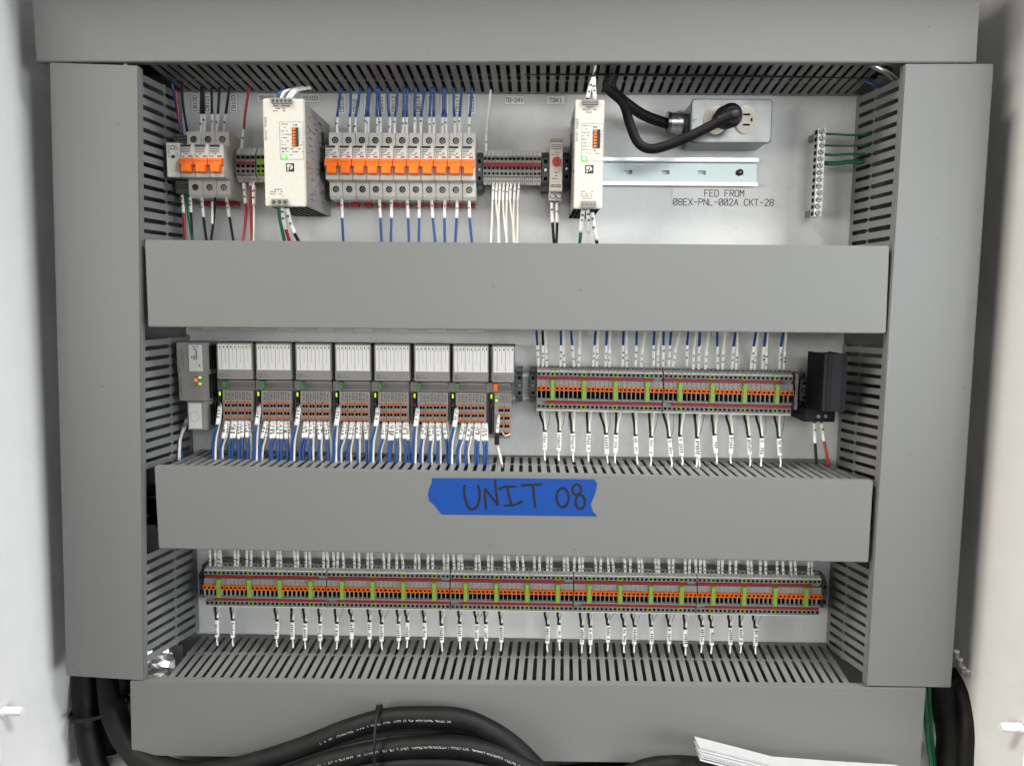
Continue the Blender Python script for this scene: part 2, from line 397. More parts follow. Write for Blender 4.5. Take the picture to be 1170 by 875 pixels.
# top
TF = (Q(166, 72.6, dw), Q(1012, 73.4, dw)); TB = (Q(209, 105.5, .002), Q(974, 110, .002))
zt2 = Q(585, -24, dw).z
duct('grey wiring duct across the very top of the panel', [(34.5, -26), (1121.5, -26), (1116, 72), (41, 71)],
     [(*TF, *TB, (0, 0, 1), dict(pitch=.0117, neck=.54)), (Vector((TF[0].x, -dw, zt2)), Vector((TF[1].x, -dw, zt2)), Vector((TF[0].x, -.002, zt2)), Vector((TF[1].x, -.002, zt2)), (0, 0, -1))],
     (P(60, 40, D)[0], P(1100, 40, D)[0], max(TB[0].z, TB[1].z) + .002, zt2))
# middle one, middle two, bottom
def hduct(label, px, ins=(4, 4), bpx=None):
    tl, tr, br, bl = [Q(x, y, D) for x, y in px]
    def shelf(a, b, dz):
        f0 = Vector((a.x + .004, -dw, a.z + dz)); f1 = Vector((b.x - .004, -dw, b.z + dz))
        return (f0, f1, Vector((f0.x, -.002, f0.z)), Vector((f1.x, -.002, f1.z)))
    up = shelf(tl, tr, -.0035); lo = shelf(bl, br, .0035)
    return duct(label, px, [(*up, (0, 0, -1), dict(pitch=.0117)), (*lo, (0, 0, 1), dict(pitch=.0117))], (tl.x + .004, tr.x - .004, min(bl.z, br.z) + .006, max(tl.z, tr.z) - .006))
hduct('plain grey horizontal wiring duct between the breakers and the input modules', [(165, 274), (1016.5, 281), (1012.5, 381), (169, 373.5)])
hduct('grey horizontal wiring duct carrying the blue tape marked UNIT 08', [(176, 532.5), (998, 549.5), (992.5, 642.5), (181, 626.5)])
BF = (Q(187, 776.6, dw), Q(975, 783.6, dw)); BB = (Q(231, 723.5, .002), Q(943, 734, .002))
zl2 = Q(585, 866, dw).z
duct('grey wiring duct along the bottom of the panel behind the black cables', [(148, 777.5), (1058.5, 785.5), (1052, 876), (150, 863)],
     [(*BF, *BB, (0, 0, -1), dict(pitch=.0117)), (Vector((BF[0].x, -dw, zl2)), Vector((BF[1].x, -dw, zl2)), Vector((BF[0].x, -.002, zl2)), Vector((BF[1].x, -.002, zl2)), (0, 0, 1))],
     (P(160, 820, D)[0], P(1045, 820, D)[0], zl2, BB[1].z - .001))

# ================================================================== RAILS
def rail(label, a, b, d0=.003, holes=None):
    (x0, z0), (x1, z1) = P(*a, d0 + .007), P(*b, d0 + .007)
    zc = (z0 + z1) / 2; L = x1 - x0
    t = thing('din_rail', label, 'mounting rail', ((x0 + x1) / 2, 0, zc), 'steel mounting rails')
    mb = MB()
    for s in (1, -1):
        mb.box(x0, x1, d0 + .0065, d0 + .0078, min(zc + s * .0135, zc + s * .0178), max(zc + s * .0135, zc + s * .0178), 'silver')  # lips in brighter metal than the floor: rail's light and shade put into colour
        mb.box(x0, x1, d0, d0 + .0066, min(zc + s * .0125, zc + s * .0136), max(zc + s * .0125, zc + s * .0136), 'zinc')
        mb.box(x0, x1, d0, d0 + .0011, min(zc + s * .0026, zc + s * .0126), max(zc + s * .0026, zc + s * .0126), 'zinc')
    hs = sorted(holes or []); x = x0
    for h in hs:
        mb.box(x, h - .005, d0, d0 + .0011, zc - .0027, zc + .0027, 'zinc'); x = h + .005
    mb.box(x, x1, d0, d0 + .0011, zc - .0027, zc + .0027, 'zinc')
    mb.build('rail_strip', t, t.location)
    return t, zc
h = [P(x, 196.5, .004)[0] for x in (718, 760.5, 802, 845)]
r1, zc1 = rail('galvanised top rail, bare and slotted to the right of the power supply', (200, 193), (866, 196.5), holes=h)
m = MB(); m.disc(P(846.5, 196.5, .01)[0], P(846.5, 196.5, .01)[1], .0042, .004, .0075, 'black', 14)
m.box(P(845.3, 196.5, .01)[0], P(847.7, 196.5, .01)[0], .0070, .0078, P(846, 196.8, .01)[1], P(846, 196.2, .01)[1], 'screw')
m.build('rail_screw', r1, r1.location)
rail('galvanised middle rail carrying the grey input modules', (214, 437), (945, 446))
rail('galvanised bottom rail behind the long orange terminal strip', (226, 668), (946, 680))

# ================================================================== BREAKERS
def breaker_parts(t, w, zs, dn=.068):
    """parts of one breaker; t's origin is at its x centre, panel face; zs are z levels relative to the origin"""
    zT, zN1, zN0, zB, zt1, zt2_, zt3 = zs
    a, b = -w / 2 + .00025, w / 2 - .00025
    mb = MB()
    mb.prism([(.008, zT - .002), (.05, zT), (.05, zN1), (dn, zN1 - .0006), (dn, zN0 + .0006), (.05, zN0), (.05, zB), (.046, zB - .004), (.008, zB - .004)], a, b, 'breaker')
    mb.build('body', t, (0, 0, 0), bevel=.0006)
    mb = MB()
    zp1, zp0 = zN1 - .001, zt1 + .0012
    mb.box(a + .001, a + w * .74, dn - .0002, dn + .0003, zp1 - .0028, zp1, 'ink')
    mb.marks(a + .001, b - .003, zp0 + .003, zp1 - .0036, dn, 4, 'ink', .5, .5)
    mb.box(b - w * .42, b - w * .12, dn - .0002, dn + .0003, zp0 + .0004, zp0 + .0022, 'redink')
    mb.marks(a + .001, a + w * .4, zp0, zp0 + .003, dn, 2, 'ink', .5, .5)
    mb.build('printing', t)
    mb = MB()
    mb.prism([(dn - .004, zt1), (dn + .003, zt1), (dn + .006, zt1 - .0018), (dn + .006, zt2_), (dn - .004, zt2_)], a + .0002, b - .0002, 'orange')
    mb.prism([(dn - .004, zt2_), (dn + .006, zt2_ + .0004), (dn + .0088, zt2_ - .0004), (dn + .0096, zt3 + .0012), (dn + .0086, zt3), (dn - .004, zt3)], a + w * .22, b - w * .12, 'orange')
    mb.box(a + .0006, b - .0006, dn + .0055, dn + .0066, zt1 - .0046, zt1 - .0038, 'orange')
    mb.build('toggle', t, (0, 0, 0), bevel=.0004)
    for z in ((zT + zN1) / 2, (zN0 + zB) / 2):
        mb = MB(); mb.disc(0, z, .0041, .0495, .0503, 'hole', 18); mb.disc(.0004, z - .0004, .0029, .0498, .0509, 'screw', 16)
        an = R.uniform(0, 3)
        for q in (0, math.pi / 2):
            cx, cz = math.cos(an + q) * .0024, math.sin(an + q) * .0024
            stroke(mb, [(.0004 - cx, z - .0004 - cz), (.0004 + cx, z - .0004 + cz)], .0007, .0509, 'hole', .0002)
        mb.build('terminal_screw', t)
    MB().box(a + w * .18, b - w * .18, .010, .020, zB - .0095, zB - .004, 'redbright').build('rail_clip', t)
def brow(px0, px1, n, y0, ys, dn, label):
    x0, x1 = P(px0, y0, dn)[0], P(px1, y0, dn)[0]; w = (x1 - x0) / n
    mid = (px0 + px1) / 2
    z0 = P(mid, 188, dn)[1]
    d_ = (.05, dn, dn, .05, dn, dn + .006, dn + .008)
    zs = [P(mid, y, dd)[1] - z0 for y, dd in zip(ys, d_)]
    out = []
    for i in range(n):
        loc = (x0 + (i + .5) * w, 0, z0)
        if i == 0:
            t = thing('circuit_breaker', label(i), 'circuit breaker', loc, 'circuit breakers with orange toggles'); breaker_parts(t, w, zs, dn)
        else: copy_tree(out[0], loc, label(i)); t = None
        out.append(t or out[0])
    return x0, w, z0, zs
brow(371.6, 542.8, 11, 188, (152, 166, 206.3, 224.5, 182, 190.3, 199), .068, lambda i: f'white breaker with orange toggle, {nth(i)} from left in the row of eleven')
brow(206, 255.8, 3, 184, (150.5, 164.5, 203, 222.5, 181, 188.5, 197), .070, lambda i: f'white breaker with orange toggle, {["left", "middle", "right"][i]} one of the group of three')
# auxiliary contact left of the three
q0 = Q(198, 183, .070)
t = thing('auxiliary_contact', 'narrow white auxiliary contact block clipped to the left of three breakers', 'contact block', (q0.x, 0, q0.z))
x0, x1 = P(190.2, 183, .07)[0], P(205.6, 183, .07)[0]
m = MB(); z = lambda y, d: P(200, y, d)[1]
m.prism([(.01, z(163, .05)), (.07, z(163.3, .07)), (.07, z(202.5, .07)), (.01, z(202, .05))], x0, x1 - .0004, 'breaker')
m.build('body', t, t.location, .0007)
m = MB(); xa = lambda x: P(x, 183, .07)[0]
m.box(xa(196), xa(200), .0698, .0703, z(181, .07), z(177.5, .07), 'ink'); m.box(xa(195.5), xa(200.5), .0698, .0702, z(171, .07), z(166.5, .07), 'greyink'); m.box(xa(196.3), xa(199.7), .0698, .0704, z(170, .07), z(167.5, .07), 'breaker')
m.marks(xa(192), xa(195), z(180, .07), z(166, .07), .07, 7, 'greyink', .3, .4); m.marks(xa(201), xa(205), z(180, .07), z(166, .07), .07, 7, 'greyink', .3, .4)
m.build('printing', t, t.location)
for (xa0, xa1, ya, yb) in ((198.3, 213, 154, 164), (200.3, 214.8, 206.5, 221)):
    m = MB(); X0, X1 = P(xa0, ya, .048)[0], P(xa1, ya, .048)[0]; Z1, Z0 = P(200, ya, .048)[1], P(200, yb, .048)[1]
    m.box(X0, X1, .01, .048, Z0, Z1, 'dgrey')
    for k in range(3):
        c = X0 + (X1 - X0) * (k + .5) / 3; m.box(c - .0018, c + .0018, .0478, .0484, (Z0 + Z1) / 2 - .002, (Z0 + Z1) / 2 + .003, 'hole'); m.disc(c, (Z0 + Z1) / 2 + .0005, .0013, .048, .0487, 'screw', 10)
    m.build('plug', t, t.location, .0004)

# ================================================================== TERMINAL BLOCKS
def tz(y, d, yc=443.4, dc=.052, px=640): return P(px, y, d)[1] - P(px, yc, dc)[1]
def terminal(label, loc, w, earth, group):
    t = thing('terminal_block', label, 'terminal block', loc, group)
    a, b = -w * .47, w * .47
    body = [(.008, tz(418, .02)), (.036, tz(417.3, .036)), (.043, tz(422.8, .043)), (.0445, tz(423.6, .0445)), (.048, tz(424, .048)), (.048, tz(429.4, .048)), (.043, tz(429.8, .043)), (.043, tz(433, .043)),
            (.0495, tz(433.4, .0495)), (.0505, tz(440.8, .0505)), (.046, tz(446, .046)), (.046, tz(454.8, .046)), (.050, tz(455, .05)), (.0495, tz(457.2, .0495)), (.043, tz(457.6, .043)), (.043, tz(460.8, .043)),
            (.047, tz(461, .047)), (.0465, tz(466.6, .0465)), (.036, tz(469.8, .036)), (.008, tz(469, .02))]
    m = MB(); m.prism(body, a, b, 'tgrey')
    # thin side rib beside the knife slot, dark slot, wire holes
    m.box(a, a + w * .09, .045, .0505, tz(454.6, .0505), tz(445.8, .0505), 'plcl')
    if not earth: m.box(a + w * .16, b - w * .06, .0455, .0465, tz(454.2, .0465), tz(446.2, .0465), 'hole')
    hr = w * .27
    for y in (426.9, 463.8):
        dd = .048 if y < 440 else .0468
        if earth: m.box(a + w * .03, b - w * .03, dd - .001, dd + .0003, tz(y + 2.6, dd), tz(y - 2.6, dd), 'green')
        m.box(-hr, hr, dd - .001, dd + .0005, tz(y, dd) - hr, tz(y, dd) + hr, 'hole')
    m.build('body', t)
    m = MB(); m.box(a, b, .0428, .0478, tz(424.2, .046), tz(423.0, .046), 'white')
    m.prism([(.036, tz(470.6, .037)), (.0468, tz(468.6, .0468)), (.0468, tz(467.3, .0468)), (.036, tz(469.4, .037))], a, b, 'white'); m.build('marker_strip', t)
    m = MB(); m.prism([(.0355, tz(417.2, .0365)), (.0372, tz(417.0, .0372)), (.0440, tz(422.5, .0440)), (.0425, tz(422.9, .0425))], a * .9, b * .9, 'tpale'); m.box(-w * .2, w * .2, .038, .0414, tz(421.2, .041), tz(418.4, .041), 'ink'); m.build('marker_tag', t)
    m = MB()
    if earth:
        m.box(a + w * .02, b - w * .02, .046, .0535, tz(455.6, .0535), tz(434, .0535), 'green'); m.build('earth_plate', t, None, .0003)
    else:
        z1, z0 = tz(440.9, .0545), tz(446, .0545); m.box(a * .92, b * .92, .046, .0545, z0, z1, 'orange')
        m.box(-w * .25, w * .25, .0542, .0547, (z0 + z1) / 2 - w * .25, (z0 + z1) / 2 + w * .25, 'hole'); m.build('lever', t, None)
    return t
protos = {}
def strip(secs, rowname, secnames, group):
    for si, (A, B) in enumerate(secs):
        (xa, za), (xb, zb_) = P(*A, .052), P(*B, .052); w = (xb - xa) / 28
        ng = no = 0
        for i in range(28):
            earth = i % 7 == 3
            f = (i + .5) / 28; loc = (xa + (i + .5) * w, 0, za + (zb_ - za) * f)
            if earth: lab = f'lime green earth terminal, {nth(ng)} from left in the {secnames[si]} of the {rowname}'; ng += 1
            else: lab = f'grey terminal with orange lever, {nth(no)} from left in {secnames[si]} of {rowname}'; no += 1
            key = (rowname, earth)
            if key not in protos: protos[key] = terminal(lab, loc, w, earth, group)
            else: copy_tree(protos[key], loc, lab)
        # red plug-in bridges
        zl = lambda f: za + (zb_ - za) * f
        for (i0, i1, y0, y1, nm) in ((0, 26, 430.2, 432.8, 'upper'), (2, 27.8, 458, 460.6, 'lower')):
            X0, X1 = xa + i0 * w, xa + i1 * w; f0, f1 = i0 / 28, i1 / 28
            za0, za1 = tz(y1, .047), tz(y0, .047)
            m = MB()
            m.hexa([(X0, .0475, zl(f0) + za0), (X1, .0475, zl(f1) + za0), (X1, .0475, zl(f1) + za1), (X0, .0475, zl(f0) + za1)],
                   [(X0, .043, zl(f0) + za0), (X1, .043, zl(f1) + za0), (X1, .043, zl(f1) + za1), (X0, .043, zl(f0) + za1)], 'red')
            k = i0 + 4
            while k < i1 - 1:
                X = xa + k * w; zc = zl(k / 28); m.box(X - .0003, X + .0003, .0470, .0478, zc + za0, zc + za1, 'hole'); k += 5 if R.random() < .6 else 3
            o = m.build('jumper_bar', None, (X0, 0, zl(f0)), .0002)
            tag(o, f'red jumper bar on {nm} side, {secnames[si]} of {rowname}', 'jumper bar', 'red jumper bars')
strip([((613.4, 443.4), (757.6, 446.2)), ((758.8, 446.2), (906.6, 449.2))], 'middle terminal strip', ['left half', 'right half'], 'terminals on the middle rail')
e3 = [231.8, 372.8, 514, 655.5, 797, 939.5]
strip([((e3[i] + .5, 670.2 + 11 * i / 5), (e3[i + 1] - .5, 670.2 + 11 * (i + 1) / 5)) for i in range(5)], 'bottom terminal strip', ['leftmost section', 'second section', 'middle section', 'fourth section', 'rightmost section'], 'terminals on the bottom rail')

# small three-level terminals of the top row
def small_terminal(label, loc, w, green, group, ys, px):
    z0 = loc[2]; zz = lambda y, d: P(px, y, d)[1] - z0
    t = thing('terminal_block', label, 'terminal block', loc, group)
    a, b = -w * .46, w * .46; mt = 'green' if green else 'tpale'
    yt, y1, yr, y2, y3, yb0, yb = ys
    m = MB(); m.prism([(.008, zz(yt, .02)), (.034, zz(yt, .034)), (.044, zz(y1 - 3, .044)), (.046, zz(y3 + 3, .046)), (.034, zz(yb, .034)), (.008, zz(yb, .02))], a, b, mt)
    for y in (y1, y2, y3):
        hr = w * .27; m.box(-hr, hr, .044, .0466, zz(y, .046) - hr, zz(y, .046) + hr, 'hole')
    m.build('body', t)
    m = MB(); m.prism([(.034, zz(yt - .5, .034)), (.0365, zz(yt - .5, .0365)), (.0445, zz(y1 - 3.2, .0445)), (.042, zz(y1 - 3.2, .042))], a, b, 'white'); m.build('marker_tag', t); m = MB()
    m.prism([(.0445, zz(yb0, .0445)), (.042, zz(yb0, .042)), (.034, zz(yb + .5, .034)), (.0365, zz(yb + .5, .0365))], a, b, 'white')
    for za in (zz((yb0 + yb) / 2, .040),):
        m.box(-w * .12, w * .12, .040, .0416, za - .0008, za + .0008, 'greyink')
    m.build('marker_tag', t)
    return t
for (p0, p1, n, yc, ys, grn, nm, grp, labf) in (
        (269.6, 291.8, 4, 190, (169.5, 179.8, 186, 190, 195.8, 201.5, 207.8), False, 'a', 'terminals beside the first power supply', lambda i: f'small grey terminal with white tags, {nth(i)} of four left of the larger power supply'),
        (292.8, 303.4, 2, 190, (169.5, 179.8, 186, 190, 195.8, 201.5, 207.8), True, 'b', 'terminals beside the first power supply', lambda i: f'lime green terminal, {["left", "right"][i]} one, tucked against the larger power supply'),
        (552, 618.4, 14, 192, (172.3, 181.4, 188.3, 192.5, 198.6, 203.5, 211), False, 'c', 'terminals under the TB-24V label', lambda i: f'small grey terminal with white tags, {nth(i)} from left under the TB-24V label')):
    x0, x1 = P(p0, yc, .045)[0], P(p1, yc, .045)[0]; w = (x1 - x0) / n; z0 = P((p0 + p1) / 2, yc, .045)[1]
    pr = None
    for i in range(n):
        loc = (x0 + (i + .5) * w, 0, z0)
        if pr is None: pr = small_terminal(labf(i), loc, w, grn, grp, ys, (p0 + p1) / 2)
        else: copy_tree(pr, loc, labf(i))
    if not grn:
        yr = ys[2]; zr0, zr1 = P((p0 + p1) / 2, yr + (2.2 if n > 4 else 1.6), .047)[1], P((p0 + p1) / 2, yr - (2.2 if n > 4 else 1.6), .047)[1]
        m = MB(); m.box(x0, x1 - .0003, .044, .0475, zr0, zr1, 'red')
        for k in range(1, n): m.box(x0 + k * w - .0002, x0 + k * w + .0002, .047, .0477, zr0, zr1, 'hole')
        tag(m.build('jumper_bar', None, (x0, 0, zr0), .0002), 'red jumper bar across the terminals under the TB-24V label' if n > 4 else 'short red jumper bar across four small terminals beside the power supply', 'jumper bar', 'red jumper bars')

def end_bracket(label, px0, px1, y0, y1, d=.04):
    (x0, z1), (x1, z0) = P(px0, y0, d), P(px1, y1, d); w = x1 - x0; zc = (z0 + z1) / 2; h_ = z1 - z0
    t = thing('end_bracket', label, 'end clamp', ((x0 + x1) / 2, 0, zc), 'grey end clamps on the rails')
    m = MB(); m.prism([(.006, z1), (d * .7, z1), (d * .72, z1 - h_ * .12), (d, z1 - h_ * .2), (d, z0 + h_ * .2), (d * .72, z0 + h_ * .12), (d * .7, z0), (.006, z0)], x0 + w * .04, x1 - w * .04, 'dgrey')
    m.build('body', t, t.location, .0005)
    m = MB(); cx = (x0 + x1) / 2
    for f in (-.22, .22): m.box(cx - w * .22, cx + w * .22, d - .001, d + .0003, zc + f * h_ - h_ * .05, zc + f * h_ + h_ * .05, 'hole')
    m.disc(cx, zc, w * .3, d - .001, d + .0004, 'hole', 14); m.disc(cx, zc, w * .2, d, d + .0008, 'screw', 12)
    m.build('clamp_screw', t, t.location)
end_bracket('dark grey end clamp between the eleven breakers and the TB-24V terminals', 544, 551.6, 172, 216, .045)
end_bracket('dark grey end clamp left of the thermostat with red knob', 619, 627.6, 172, 217, .045)
end_bracket('dark grey end clamp right of the thermostat with red knob', 643.8, 651, 172, 214, .045)
end_bracket('dark grey end clamp against the narrow orange-keyed module', 589.6, 597.4, 420.5, 460, .04)
end_bracket('dark grey end clamp against the left end of the middle terminal strip', 605.2, 612.8, 420.5, 460, .04)
end_bracket('dark grey end clamp just left of the black finned heater', 914.5, 923, 427, 465, .04)
end_bracket('grey end clamp closing the left end of the bottom terminal strip', 226.5, 231.8, 648, 686, .035)
end_bracket('grey end clamp closing the right end of the bottom terminal strip', 939.8, 944.5, 660, 698, .035)
m = MB(); x0, x1 = P(907, 449, .04)[0], P(910.5, 449, .04)[0]
m.box(x0, x1, .008, .044, P(908, 468, .04)[1], P(908, 427, .04)[1], 'tgrey')
tag(m.build('end_plate', None, (x0, 0, P(908, 468, .04)[1]), .0004), 'thin grey end plate on the right end of middle terminal strip', 'end plate')

# ================================================================== POWER SUPPLIES
def psu(label, tl, tr, bl, br, top, disp, led, logo, bot, vtx, boxr):
    d = .130
    xs = [P(*q, d)[0] for q in (tl, tr, bl, br)]; x0, x1 = (xs[0] + xs[2]) / 2, (xs[1] + xs[3]) / 2
    z1, z0 = (P(*tl, d)[1] + P(*tr, d)[1]) / 2, (P(*bl, d)[1] + P(*br, d)[1]) / 2
    fx = lambda p: x0 + (x1 - x0) * p; fz = lambda p: z1 - (z1 - z0) * p     # fractions of the face
    t = thing('power_supply', label, 'power supply', ((x0 + x1) / 2, 0, z0), 'cream power supplies')
    o = t.location
    m = MB(); m.box(x0 + .0012, x1 - .0012, .010, .1265, z0 + .0015, z1 - .0015, 'sidemetal'); m.build('case', t, o, .0008)
    m = MB()
    for yy in range(9):
        for xx in range(6):
            cx = x0 + (x1 - x0) * (xx + .6) / 6.4; dd = .02 + .011 * yy
            m.box(cx - .0024, cx + .0024, dd, dd + .006, z0 + .0010, z0 + .0017, 'hole'); m.box(cx - .0024, cx + .0024, dd, dd + .006, z1 - .0017, z1 - .0010, 'hole')
    m.build('vent_slots', t, o)
    m = MB()
    for (sx) in (x0 + .0012, x1 - .0012):
        for k in range(120):
            dd = .030 + .09 * R.random(); zz = z0 + (z1 - z0) * (.08 + .86 * R.random()); l = .004 + .012 * R.random()
            m.box(sx - .0002, sx + .0002, dd, min(dd + l, .122), zz, zz + .0009, 'paleink' if R.random() < .55 else 'ink')
        m.box(sx - .0002, sx + .0002, .040, .052, z0 + (z1 - z0) * .70, z0 + (z1 - z0) * .84, 'ink')
        m.box(sx - .0002, sx + .0002, .045, .060, z0 + (z1 - z0) * .43, z0 + (z1 - z0) * .53, 'ink')
    m.build('rating_label', t, o)
    m = MB(); m.box(x0, x1, .125, d, z0, z1, 'cream'); m.build('front_panel', t, o, .001)
    for (a, b, c, e, n, nm) in (top, bot):
        m = MB(); m.box(fx(a), fx(b), .118, d + .003, fz(e), fz(c), 'tgrey')
        con = m.build('connector', t, o, .0005); m = MB()
        for k in range(n):
            cx = fx(a + (b - a) * (k + .5) / n); cz = fz((c + e) / 2); w = (fx(b) - fx(a)) / n * .30
            m.disc(cx, cz, w, d + .0028, d + .0034, 'hole', 12); m.disc(cx, cz, w * .62, d + .003, d + .0039, 'screw', 10)
        m.build('clamp_screws', con, o)
    a, b, c, e = disp
    m = MB(); m.box(fx(a), fx(b), d - .001, d + .0006, fz(e), fz(c), 'ink')
    n = 6
    for k in range(n):
        zc = fz(c + (e - c) * (k + .5) / n); hh = (fz(c) - fz(e)) / n * .36
        xm = fx(a + (b - a) * .48)
        m.box(fx(a) + .0007, xm, d, d + .0012, zc - hh, zc + hh, 'orange'); m.box(xm, xm + .0014, d, d + .0009, zc - hh, zc + hh, 'greyink')
    m.build('dip_switch', t, o)
    m = MB(); cx, cz = fx(led[0]), fz(led[1]); m.disc(cx, cz, .0034, d - .001, d + .0006, 'ledhalo', 20); m.disc(cx, cz, .0019, d, d + .0010, 'ledc', 14); m.build('indicator_lamp', t, o)  # outer disc paints the green halo round the lit core
    # emblem: black square with a white letter-like bar mark
    m = MB(); cx, cz = fx(logo[0]), fz(logo[1]); s = .0048
    m.box(cx - s, cx + s, d - .001, d + .0002, cz - s, cz + s, 'ink')
    m.plate([(cx - s * .72, cz + s * .72), (cx + s * .2, cz + s * .72), (cx + s * .68, cz + s * .3), (cx + s * .68, cz - s * .15), (cx + s * .2, cz - s * .5), (cx - s * .05, cz - s * .5), (cx - s * .05, cz - s * .1), (cx - s * .72, cz - s * .1)], d, d + .0004, 'cream')
    m.box(cx - s * .72, cx - s * .3, d, d + .0004, cz - s * .75, cz - s * .3, 'cream'); m.box(cx - s * .1, cx + s * .12, d + .0002, d + .0006, cz - s * .2, cz + s * .5, 'ink')
    m.build('emblem', t, o)
    m = MB(); text(m, 'QUINT POWER', fx(vtx), fz(.275), .0022, d, 'greyink', pitch=.00235, vertical=True)
    m.marks(fx(top[0] + .02), fx(top[1] - .02), fz(.125), fz(.055), d, 3, 'greyink', .4, .42)
    m.marks(fx(boxr[0] + .03), fx(disp[0] - .03), fz(.50), fz(.22), d, 9, 'greyink', .25, .22)
    m.marks(fx(disp[1] + .02), fx(boxr[1] - .01), fz(disp[3]), fz(disp[2]), d, 6, 'greyink', .2, .25)
    m.marks(fx(disp[0]), fx(disp[1] + .03), fz(disp[2] - .01), fz(disp[2] - .035), d, 1, 'greyink', .4, .5)
    m.marks(fx(.42), fx(boxr[1]), fz(.53), fz(.45), d, 3, 'greyink', .3, .3)
    m.marks(fx(bot[0] - .04), fx(bot[1] + .02), fz(.915), fz(.83), d, 4, 'greyink', .35, .35)
    for (a, b, c, e) in ((boxr[0], boxr[1], .215, .215), (boxr[0], boxr[1], .56, .56), (boxr[0], boxr[0], .215, .56), (boxr[1], boxr[1], .215, .56)):
        stroke(m, [(fx(a), fz(c)), (fx(b), fz(e))], .0004, d, 'tgrey')
    m.build('printing', t, o)
    return t
psu('larger cream power supply with green lamp between two breaker groups', (300, 112.8), (347.2, 112.8), (302.8, 236), (349.4, 236),
    (.22, .72, .0, .05, 5, 0), (.70, .855, .265, .44), (.50, .537), (.635, .635), (.17, .57, .93, .995, 3, 0), .06, (.40, .965))
psu('narrow cream power supply with green lamp left of the bare rail', (657.8, 114.2), (691, 114.2), (655, 238.5), (688.4, 238.5),
    (.22, .78, .0, .05, 5, 0), (.62, .87, .27, .44), (.34, .54), (.52, .635), (.27, .77, .93, .995, 4, 0), .08, (.24, .98))

# ================================================================== THERMOSTAT
d = .062
z = lambda y, dd=d: P(636, y, dd)[1]; x = lambda p, dd=d: P(p, 190, dd)[0]
t = thing('thermostat', 'slim cream thermostat with red knob under the TSK1 label', 'thermostat', (x(636), 0, z(190)))
m = MB(); m.prism([(.008, z(158, .05)), (.048, z(158, .048)), (.05, z(161, .05)), (d, z(163)), (d, z(219)), (.05, z(219.5, .05)), (.05, z(229.5, .05)), (.008, z(229.5, .04))], x(628.3), x(643), 'cream'); m.build('body', t, t.location, .0007)
m = MB()
for y in (166, 168.2, 170.4, 211.5, 213.5): m.box(x(629.5), x(641.5), d - .001, d + .0002, z(y + .4), z(y - .4), 'ink')
m.marks(x(630), x(641), z(178.5), z(173), d, 2, 'greyink', .4, .4); m.marks(x(631), x(640), z(206), z(192), d, 4, 'greyink', .2, .3); m.build('printing', t, t.location)
m = MB(); m.disc(x(635.9), z(185.2), .0056, d, d + .0055, 'redbright', 28); kn = m.build('knob', t, t.location, .0006); m = MB(); m.box(x(635.9) - .0006, x(635.9) + .0006, d + .005, d + .006, z(185.2) - .004, z(185.2) + .004, 'red'); m.build('pointer', kn, t.location)
for p in (631.3, 638.3):
    cx, cz = P(p, 224, .05)
    m = MB(); m.disc(cx, cz, .0034, .0495, .0503, 'hole', 16); m.disc(cx, cz, .0027, .0498, .0510, 'screw', 16); stroke(m, [(cx - .0018, cz - .0012), (cx + .0018, cz + .0012)], .0007, .051, 'hole'); m.build('terminal_screw', t, t.location)

# ================================================================== OUTLET BOX, PLUG, CORDS
d = .052
(x0, z1), (x1, z0) = P(790, 112.5, d), P(881.5, 164, d)
t = thing('outlet_box', 'galvanised steel outlet box with ivory receptacle, screwed to the white panel', 'outlet box', ((x0 + x1) / 2, 0, z0))
def rrect(x0, x1, z0, z1, r, n=5):
    p = []
    for cx, cz, a in ((x1 - r, z1 - r, 0), (x0 + r, z1 - r, 90), (x0 + r, z0 + r, 180), (x1 - r, z0 + r, 270)):
        for k in range(n + 1): q = math.radians(a + 90 * k / n); p.append((cx + r * math.cos(q), cz + r * math.sin(q)))
    return p
m = MB(); m.plate(rrect(x0 + .001, x1 - .001, z0 + .001, z1 - .001, .005), .0005, d - .003, 'steel'); m.build('box', t, t.location, .0008)
m = MB(); m.plate(rrect(x0, x1, z0, z1, .005), d - .004, d - .0012, 'darksteel'); rim = m.build('plate_rim', t, t.location, .0009)
m = MB(); m.plate(rrect(x0 + .0016, x1 - .0016, z0 + .0016, z1 - .0016, .004), d - .003, d, 'steel'); m.build('cover_plate', t, t.location, .0008)
m = MB()
for p in (820, 858): cx, cz = P(p, 167, .03); m.disc(cx, z0 + .0006, .0001, .02, .0201, 'steel')
for (p, y) in ((794, 137), (834, 137)):
    cx, cz = P(p, y, d); m.disc(cx, cz, .0024, d - .001, d + .0012, 'screw', 14); stroke(m, [(cx - .0018, cz), (cx + .0018, cz)], .0006, d + .0012, 'hole')
m.build('plate_screws', t, t.location)
for (p, full) in ((818, 0), (852.6, 1)):
    cx, cz = P(p, 137, d + .003)
    pts = [(cx + .0150 * math.cos(a), cz + max(-.0128 * 1.35, min(.0128 * 1.35, .0172 * math.sin(a)))) for a in [2 * math.pi * k / 36 for k in range(36)]]
    m = MB(); m.plate(pts, d - .003, d + .003, 'outlet')
    f = 1
    if full:
        rec = m.build('receptacle', t, t.location, .0009); m = MB()
        for dz in (.0062, -.0062): m.box(cx - .004, cx + .0048, d + .0025, d + .0032, cz + dz - .0011, cz + dz + .0011, 'hole')
        m.plate([(cx + .0078 + .0025 * math.cos(a), cz + .0025 * math.sin(a)) for a in [math.pi * (k / 8 + .5) for k in range(9)]], d + .0025, d + .0032, 'hole')
    if full: m.build('slots', rec, t.location)
    else: m.build('receptacle', t, t.location, .0009)
gm = MB(); a = Q(790, 140.5, .026); gx = P(763, 141, .026)[0]
